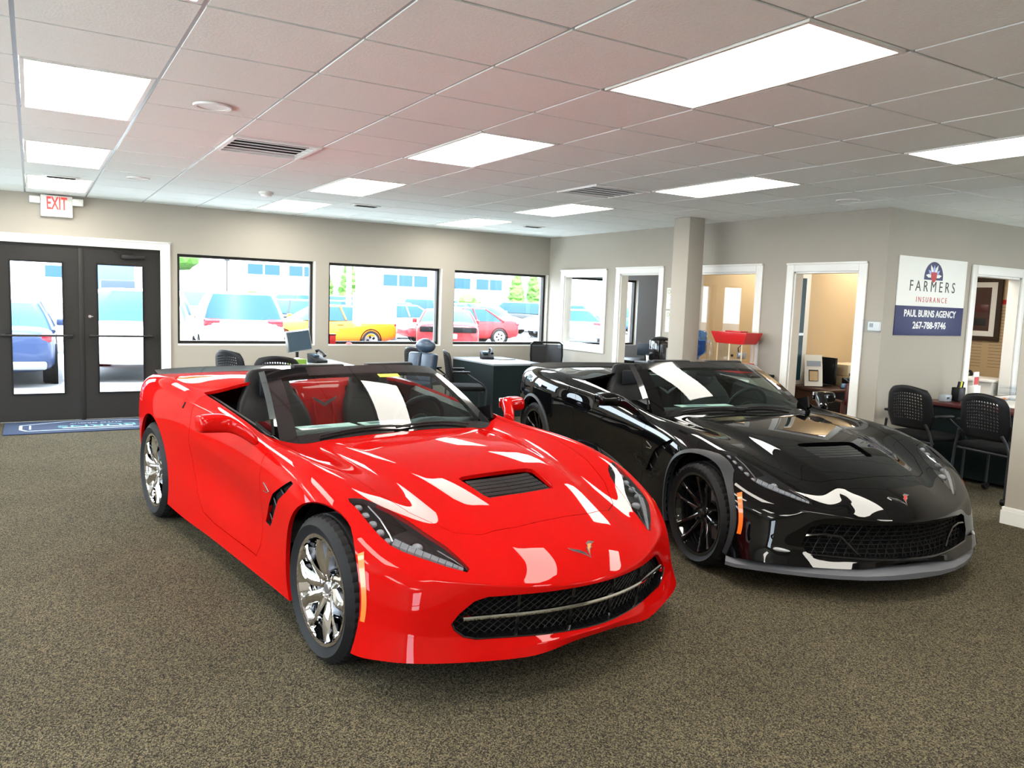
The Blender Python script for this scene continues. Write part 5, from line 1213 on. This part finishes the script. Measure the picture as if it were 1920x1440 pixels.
# ================================================================ OUTSIDE
st(box('floor_lot', 'asphalt', (-60, YW+.22, -.35), (140, 120, -.14)))
st(box('floor_walk', 'concrete', (-20, YW+.22, -.16), (40, 9.6, -.02)))
st(box('floor_east', 'concrete', (13.12, -7.2, -.40), (60, YW+.2, -.06)))
st(box('floor_yard', 'concrete', (-60, -60, -.40), (-4.2, YW+.22, -.06))); st(box('floor_drive', 'concrete', (-4.2, -60, -.40), (40, -7.2, -.06)))
paint_cols = {'white': (.78, .79, .80), 'silver': (.42, .44, .46), 'navy': (.02, .035, .09), 'blue': (.05, .13, .30), 'dark': (.03, .032, .036), 'orange': (.60, .11, .005), 'red': (.26, .008, .012), 'teal': (.06, .20, .24)}
for k, c in paint_cols.items(): mat('car_'+k, c, .4, coat=.3, spec=.2)
mat('car_glass', (.018, .055, .07), .4, spec=.1); mat('bumper_grey', (.15, .16, .17), .5)
SH = {  # x stations: (x, half width, z bottom, z top) front is +x ; greenhouse: belt (xr, xf), roof (xr, xf), belt z, roof z
 'sedan': dict(L=[(2.35, .62, .35, .55), (2.28, .82, .25, .68), (1.6, .90, .2, .86), (.9, .91, .2, .95), (0, .92, .2, .98), (-1.2, .92, .2, 1.0), (-1.9, .90, .2, 1.04), (-2.3, .86, .28, 1.0), (-2.38, .78, .38, .92)], g=(-1.75, 1.05, -.95, .25, .96, 1.46), wb=(1.42, -1.42), tail=(.86, .14)),
 'coupe': dict(L=[(2.45, .66, .35, .62), (2.38, .86, .25, .78), (1.6, .93, .2, .90), (.9, .94, .2, .96), (0, .94, .2, .98), (-1.2, .95, .2, 1.04), (-1.9, .94, .2, 1.08), (-2.35, .90, .28, 1.04), (-2.45, .86, .38, .95)], g=(-1.85, .85, -1.0, .05, .98, 1.44), wb=(1.5, -1.45), tail=(.86, .16)),
 'suv': dict(L=[(2.35, .68, .4, .75), (2.28, .86, .32, .95), (1.6, .94, .3, 1.08), (.9, .95, .3, 1.12), (0, .95, .3, 1.14), (-1.2, .95, .3, 1.15), (-2.0, .94, .3, 1.15), (-2.33, .92, .35, 1.12), (-2.40, .88, .42, 1.0)], g=(-2.30, 1.25, -2.0, .45, 1.12, 1.74), wb=(1.42, -1.42), tail=(1.02, .18)),
 'hatch': dict(L=[(2.1, .62, .35, .62), (2.03, .82, .27, .78), (1.5, .88, .22, .95), (.9, .89, .22, 1.0), (0, .90, .22, 1.02), (-1.2, .90, .22, 1.03), (-1.85, .89, .25, 1.03), (-2.08, .86, .3, 1.0), (-2.14, .82, .4, .9)], g=(-2.02, 1.15, -1.55, .35, 1.0, 1.52), wb=(1.3, -1.3), tail=(.93, .16))}
def lot_car(kind, col, label, loc, rz, group=None, fine=True, rim='silver'):
    t = thing('parked_car', label, 'car', (loc[0], loc[1], -.14), rz, group); s = SH[kind]
    rows = []
    for x, w, zb, zt in s['L']:
        h = zt-zb
        half = [(0, zt+.015), (w*.6, zt+.008), (w*.93, zt-.02), (w*1.0, zt-.13*h-.03), (w*1.015, zb+.45*h), (w, zb+.2*h), (w*.95, zb)]
        rows.append([Vector((x, y, z)) for y, z in half]+[Vector((x, -y, z)) for y, z in half[::-1][:-1]])
    b = MB(); b.loft(rows); o = b.build('body', 'car_'+col, t, 50); subsurf(o, 1)
    xr, xf, yr, yf, zb, zr = s['g']
    def ring(x0, x1, w, z, c=.12): return [Vector((x0, -w+c, z)), Vector((x0+c, -w, z)), Vector((x1-c*2, -w, z)), Vector((x1, -w+c*2.2, z)), Vector((x1+.04, 0, z)), Vector((x1, w-c*2.2, z)), Vector((x1-c*2, w, z)), Vector((x0+c, w, z)), Vector((x0, w-c, z)), Vector((x0-.03, 0, z))]
    wq = s['L'][4][1]; R0 = ring(xr, xf, wq*.95, zb-.03); R1 = ring(lerp(xr, yr, .92), lerp(xf, yf, .92), wq*.72, zr-.05)
    b = MB(); b.loft([R0, [a.lerp(c, .5)+Vector((0, a.y*.03, 0)) for a, c in zip(R0, R1)], R1]); b.build('windows', 'car_glass', t, 40)
    b = MB(); b.loft([R1, ring(yr+.02, yf-.02, wq*.70, zr-.015), ring(yr+.15, yf-.15, wq*.55, zr), ]); b.build('roof', 'car_'+col, t, 50)
    if fine:
        for q in (1, 2, 6, 7): MB().tube([R0[q]+Vector((0, .01*(1 if q > 5 else -1), 0)), (R0[q]+R1[q])/2+Vector((0, .02*(1 if q > 5 else -1), 0)), R1[q]], [.045, .038, .03], 6).build('pillar', 'car_'+col, t)
        for sy in (-1, 1):
            xm = (xr+xf)/2-.1; MB().tube([(xm, sy*wq*.96, zb), ((yr+yf)/2, sy*wq*.74, zr-.04)], .03, 6).build('pillar', 'car_'+col, t)
            MB().box((xf-.35, sy*(wq+.02), zb-.02), (xf-.20, sy*(wq+.17), zb+.12), .03).build('door_mirror', 'car_'+col, t)
            MB().box((-.5, sy*wq*1.0, zb-.16), (-.3, sy*(wq*1.0+.03), zb-.13), .01).build('door_handle', 'car_'+col, t)
    z, h = s['tail']; xe = s['L'][-2][0]
    for sy in (-1, 1):
        MB().box((xe-.04, sy*wq*.55, z-h/2), (xe+.14, sy*wq*.945, z+h/2), .03).build('tail_light', 'lens_red', t)
        MB().box((s['L'][1][0]-.18, sy*wq*.62, z-.26), (s['L'][1][0]+.0, sy*wq*.93, z-.12), .03).build('headlight', 'led', t)
    if fine:
        MB().box((xe-.11, -.26, .60), (xe-.06, .26, .74), .004).build('number_plate', 'paper', t); MB().box((xe-.12, -wq*.85, .32), (xe+.1, wq*.85, .46), .04).build('rear_bumper', 'bumper_grey', t)
    for X in s['wb']:
        for sy in (-1, 1):
            A = Matrix.Translation((X, sy*(wq-.11), .33)) @ Matrix.Rotation(-sy*PI/2, 4, 'X')
            w = MB().lathe([(.20, -.10), (.31, -.10), (.33, -.07), (.33, .10), (.31, .125), (.23, .13), (.20, .11)], 28, A, True).build('tire', 'rubber', t)
            MB().lathe([(0, .11), (.05, .12), (.20, .115), (.23, .13), (.23, .10), (0, .08)], 28, A).build('rim', rim, w)
            if fine:
                for k in range(5):
                    a = 2*PI*k/5; MB().box((.07, -.035, .118), (.16, .035, .124), .002, at=A @ Matrix.Rotation(a, 4, 'Z')).build('rim_window', 'black_matt', w)
                MB().lathe([(.345, .06), (.375, .06), (.375, .135), (.345, .135)], 28, A, True).build('wheel_arch', 'black_matt', t)
    return t
def hd(dx, dy): return math.atan2(dy, dx)
lot_car('sedan', 'navy', 'dark blue sedan seen from behind through the left glass door', (-.50, 14.6), hd(.02, 1))
lot_car('suv', 'white', 'white crossover seen through the right glass door, nose towards the left', (1.95, 15.0), hd(-.22, -.97))
lot_car('suv', 'white', 'white SUV seen from behind through the leftmost window', (4.6, 18.4), hd(.12, 1))
lot_car('coupe', 'orange', 'bright orange coupe below the middle window, only its flank and rear wheel showing', (7.95, 22.0), hd(-1, -.06))
t = lot_car('coupe', 'red', 'red coupe with a full-width dark tail panel at the right of the middle window', (11.55, 19.9), hd(.42, .9)); MB().box((-2.50, -.84, .78), (-2.38, .84, .94), .03).build('tail_panel', 'black_matt', t); MB().box((-2.52, -.12, .81), (-2.49, .12, .91), .01).build('tail_badge', 'car_blue', t)
lot_car('sedan', 'red', 'red sedan with pale wheels in the right window, tail to the right', (14.6, 25.0), hd(-1, .08), rim='white_plastic')
lot_car('suv', 'white', 'white crossover cut off by the right edge of the right window', (23.4, 29.8), hd(-1, .08))
lot_car('hatch', 'white', 'white hatchback seen from behind through the interior window', (21.4, 25.8), hd(.62, .78))
lot_car('suv', 'blue', 'blue crossover right of the white hatchback, seen through the interior window and office door', (24.2, 22.3), hd(.8, .6))
lot_car('hatch', 'dark', 'dark grey hatchback behind the white SUV, right part of the leftmost window', (8.3, 28.6), hd(-.9, .3))
lot_car('sedan', 'silver', 'silver sedan just behind the orange coupe, in the middle window', (13.3, 28.6), hd(-1, .05))
lot_car('sedan', 'white', 'white sedan behind the dark blue one, through the left glass door', (-1.6, 20.5), hd(-1, -.15))
cols = ['white', 'blue', 'silver', 'navy', 'white', 'dark', 'silver', 'red', 'teal', 'white']
rr = random.Random(11); protos = {}
lbl = {'white': 'small white car far back in the crowded outdoor lot', 'blue': 'small blue car far back in the crowded outdoor lot', 'silver': 'small silver car far back in the crowded outdoor lot', 'navy': 'small navy car far back in the crowded outdoor lot', 'dark': 'small dark grey car far back in the crowded outdoor lot', 'red': 'small red car far back in the crowded outdoor lot', 'teal': 'small teal car far back in the crowded outdoor lot'}
for row, Yr in enumerate((35.5, 41, 46.5, 52)):
    x = .02*Yr
    while x < .92*Yr:
        x += rr.uniform(2.75, 3.6)
        if rr.random() < .12: continue
        c = cols[rr.randrange(10)]; kd = ('suv', 'sedan', 'hatch')[rr.randrange(3)]
        a = PI/2*(1 if rr.random() < .5 else -1)+rr.uniform(-.06, .06)+.25
        if (c, kd) not in protos: protos[(c, kd)] = lot_car(kd, c, lbl[c], (x, Yr), a, c+' cars far back in the lot', fine=False)
        else:
            o = copy_tree(protos[(c, kd)]); o.location = (x, Yr, -.14); o.rotation_euler = (0, 0, a)
# buildings
def building(label, x0, x1, y, z1, wins_, m='bldg_white', depth=12):
    t = thing('building', label, 'building', ((x0+x1)/2, y, -.14)); w = (x1-x0)/2
    MB().box((-w, 0, 0), (w, depth, z1)).build('walls', m, t); MB().box((-w-.2, -.2, z1), (w+.2, depth+.2, z1+.35)).build('roof_edge', 'bldg_grey', t)
    for (a, c, z0, z2) in wins_:
        f = MB().box((a-(x0+x1)/2, -.08, z0), (c-(x0+x1)/2, .05, z2)).build('window_frame', 'bldg_white', t); n = max(1, int((c-a)/1.4))
        for k in range(n):
            u0 = lerp(a, c, k/n)+.08-(x0+x1)/2; u1 = lerp(a, c, (k+1)/n)-.08-(x0+x1)/2; MB().box((u0, -.12, z0+.1), (u1, -.08, z2-.1)).build('pane', 'bldg_glass', f)
    return t
building('long white low building with a blue-grey window band, beyond the right window', 26, 41, 64, 5.6, [(27, 31.5, 2.7, 3.9), (32, 36, 2.7, 3.9), (36.5, 39.5, 2.7, 3.9)])
building('white building with dark windows far beyond the middle window', 12, 25.5, 70, 6.0, [(16.5, 19.5, 3.3, 4.4), (20.2, 23, 3.3, 4.4)])
building('pale low building far beyond the leftmost window', -2, 11.5, 78, 4.6, [(1, 2.6, 2.4, 3.6), (5, 6, 2.2, 3.8)])
building('white building with one square window beyond the interior window', 47, 62, 62, 5.6, [(49.5, 50.9, 3.2, 4.4)])
def tree(label, cat, x, y, h, r, m, col=False, group=None):
    t = thing('tree' if cat == 'tree' else 'bush', label, cat, (x, y, -.14), 0, group); rnd = random.Random(int(x*10+y)); bm = bmesh.new()
    n = 14 if not col else 9
    for k in range(n):
        tt = bmesh.new(); bmesh.ops.create_icosphere(tt, subdivisions=2, radius=1)
        if col: q = k/(n-1); rad = r*(.55+.6*math.sin(PI*min(1, .15+q*.85))); c = Vector((rnd.uniform(-.1, .1)*r, rnd.uniform(-.1, .1)*r, lerp(h*.08, h*.88, q))); sc = (rad*.8, rad*.8, h*.11)
        else: a = rnd.uniform(0, 2*PI); e = rnd.uniform(.1, 1); c = Vector((math.cos(a)*r*.6*e, math.sin(a)*r*.6*e, h-r*.75+rnd.uniform(-.6, .6)*r)); s_ = r*rnd.uniform(.35, .55); sc = (s_, s_, s_*.85)
        for v in tt.verts: v.co = Vector((v.co.x*sc[0], v.co.y*sc[1], v.co.z*sc[2]))*(1+rnd.uniform(-.16, .16))+c
        me = bpy.data.meshes.new('t'); tt.to_mesh(me); tt.free(); bm.from_mesh(me); bpy.data.meshes.remove(me)
    b = MB(); b._add(bm); f = b.build('foliage', m, t, 0, False)
    MB().cyl((0, 0, 0), (0, 0, h*(.3 if col else .6)), .10, .06, 8).build('trunk', 'bark', t)
    return t
tree('left one of the two bright green columnar evergreens in the right window', 'tree', 36.9, 57, 4.4, .85, 'foliage', True)
tree('right one of the two bright green columnar evergreens in the right window', 'tree', 38.9, 57.3, 4.4, .85, 'foliage', True)
tree('shorter columnar evergreen left of the lamp post in the middle window', 'tree', 19.6, 57, 3.6, .7, 'foliage', True)
tree('taller columnar evergreen right of the lamp post in the middle window', 'tree', 21.4, 57, 4.5, .8, 'foliage', True)
tree('leafy tree at the top left corner of the leftmost window', 'tree', 9.8, 64, 6.6, 2.0, 'foliage')
for k, x in enumerate((-9, -1, 7, 15)): tree('distant green tree above the lot seen through the glass doors', 'tree', x, 104, 8.5+k % 2, 3.2, 'foliage_dark', group='distant trees behind the glass doors')
for k, (x, y, l) in enumerate(((25.5, 59, 'left low yellow-green shrub by the white building in the middle window'), (29.5, 59, 'right low yellow-green shrub by the white building in the middle window'), (17, 58, 'round yellow-green shrub in the leftmost window, the right one of two'), (13.4, 58, 'green shrub left of the round one in the leftmost window'), (33.5, 60, 'low shrub in front of the long white building'), (43, 58, 'broad green hedge shrub right of the twin evergreens'), (47.2, 57, 'green shrub glimpsed at the left of the interior window'))):
    tree(l, 'bush', x, y, 1.9+.5*(k > 4), 1.5, 'foliage')
t = thing('lamp_post', 'pale concrete lamp post in the middle window', 'lamp post', (12.25, 31.2, -.14)); MB().cyl((0, 0, 0), (0, 0, 8.5), .13, .09, 12).build('pole', 'bldg_grey', t); MB().box((-.1, -.8, 8.4), (.1, .3, 8.55), .03).build('lamp_head', 'grey_trim', t)
t = thing('lamp_post', 'thin dark lamp post far out in the leftmost window', 'lamp post', (11.9, 55.5, -.14)); MB().cyl((0, 0, 0), (0, 0, 3.9), .05, .04, 8).build('pole', 'grey_trim', t); MB().box((-.15, -.15, 3.9), (.15, .15, 4.0)).build('lamp_head', 'grey_trim', t)
t = thing('lot_sign', 'pale eight-sided sign board seen through the left glass door', 'sign', (.9, 31, -.14)); MB().prism([(-.9, 1.0), (.9, 1.0), (1.15, 1.2), (1.15, 1.7), (.9, 1.9), (-.9, 1.9), (-1.15, 1.7), (-1.15, 1.2)], -.04, .04, 1).build('board', 'bldg_grey', t); MB().box((-.85, -.06, 1.1), (.85, -.04, 1.8)).build('face', 'paper', t)
for sx in (-.8, .8): MB().cyl((sx, 0, 0), (sx, 0, 1.0), .05).build('post', 'bldg_grey', t)
t = thing('box_truck', 'dark blue box truck far out behind the right glass door', 'truck', (5.2, 60, -.14)); MB().box((-1.2, 0, .6), (1.2, 6, 3.4), .05).build('cargo_box', 'car_blue', t); MB().box((-1.1, -1.6, .5), (1.1, 0, 2.3), .15).build('cab', 'car_navy', t)
for sx in (-1, 1):
    for yy in (-.8, 4.5): MB().cyl((sx*1.0-.12, yy, .45), (sx*1.0+.12, yy, .45), .45, n=20).build('wheel', 'rubber', t)
# unseen panels added to brighten the dark office rooms
for x, y in ((8.5, 1.82), (8.5, 3.2), (8.3, 5.4)):
    t = copy_tree(proto); t.location = (x, y, H-.012); t['label'] = 'added ceiling panel brightening an office, out of view'; t['group'] = 'added office ceiling panels'
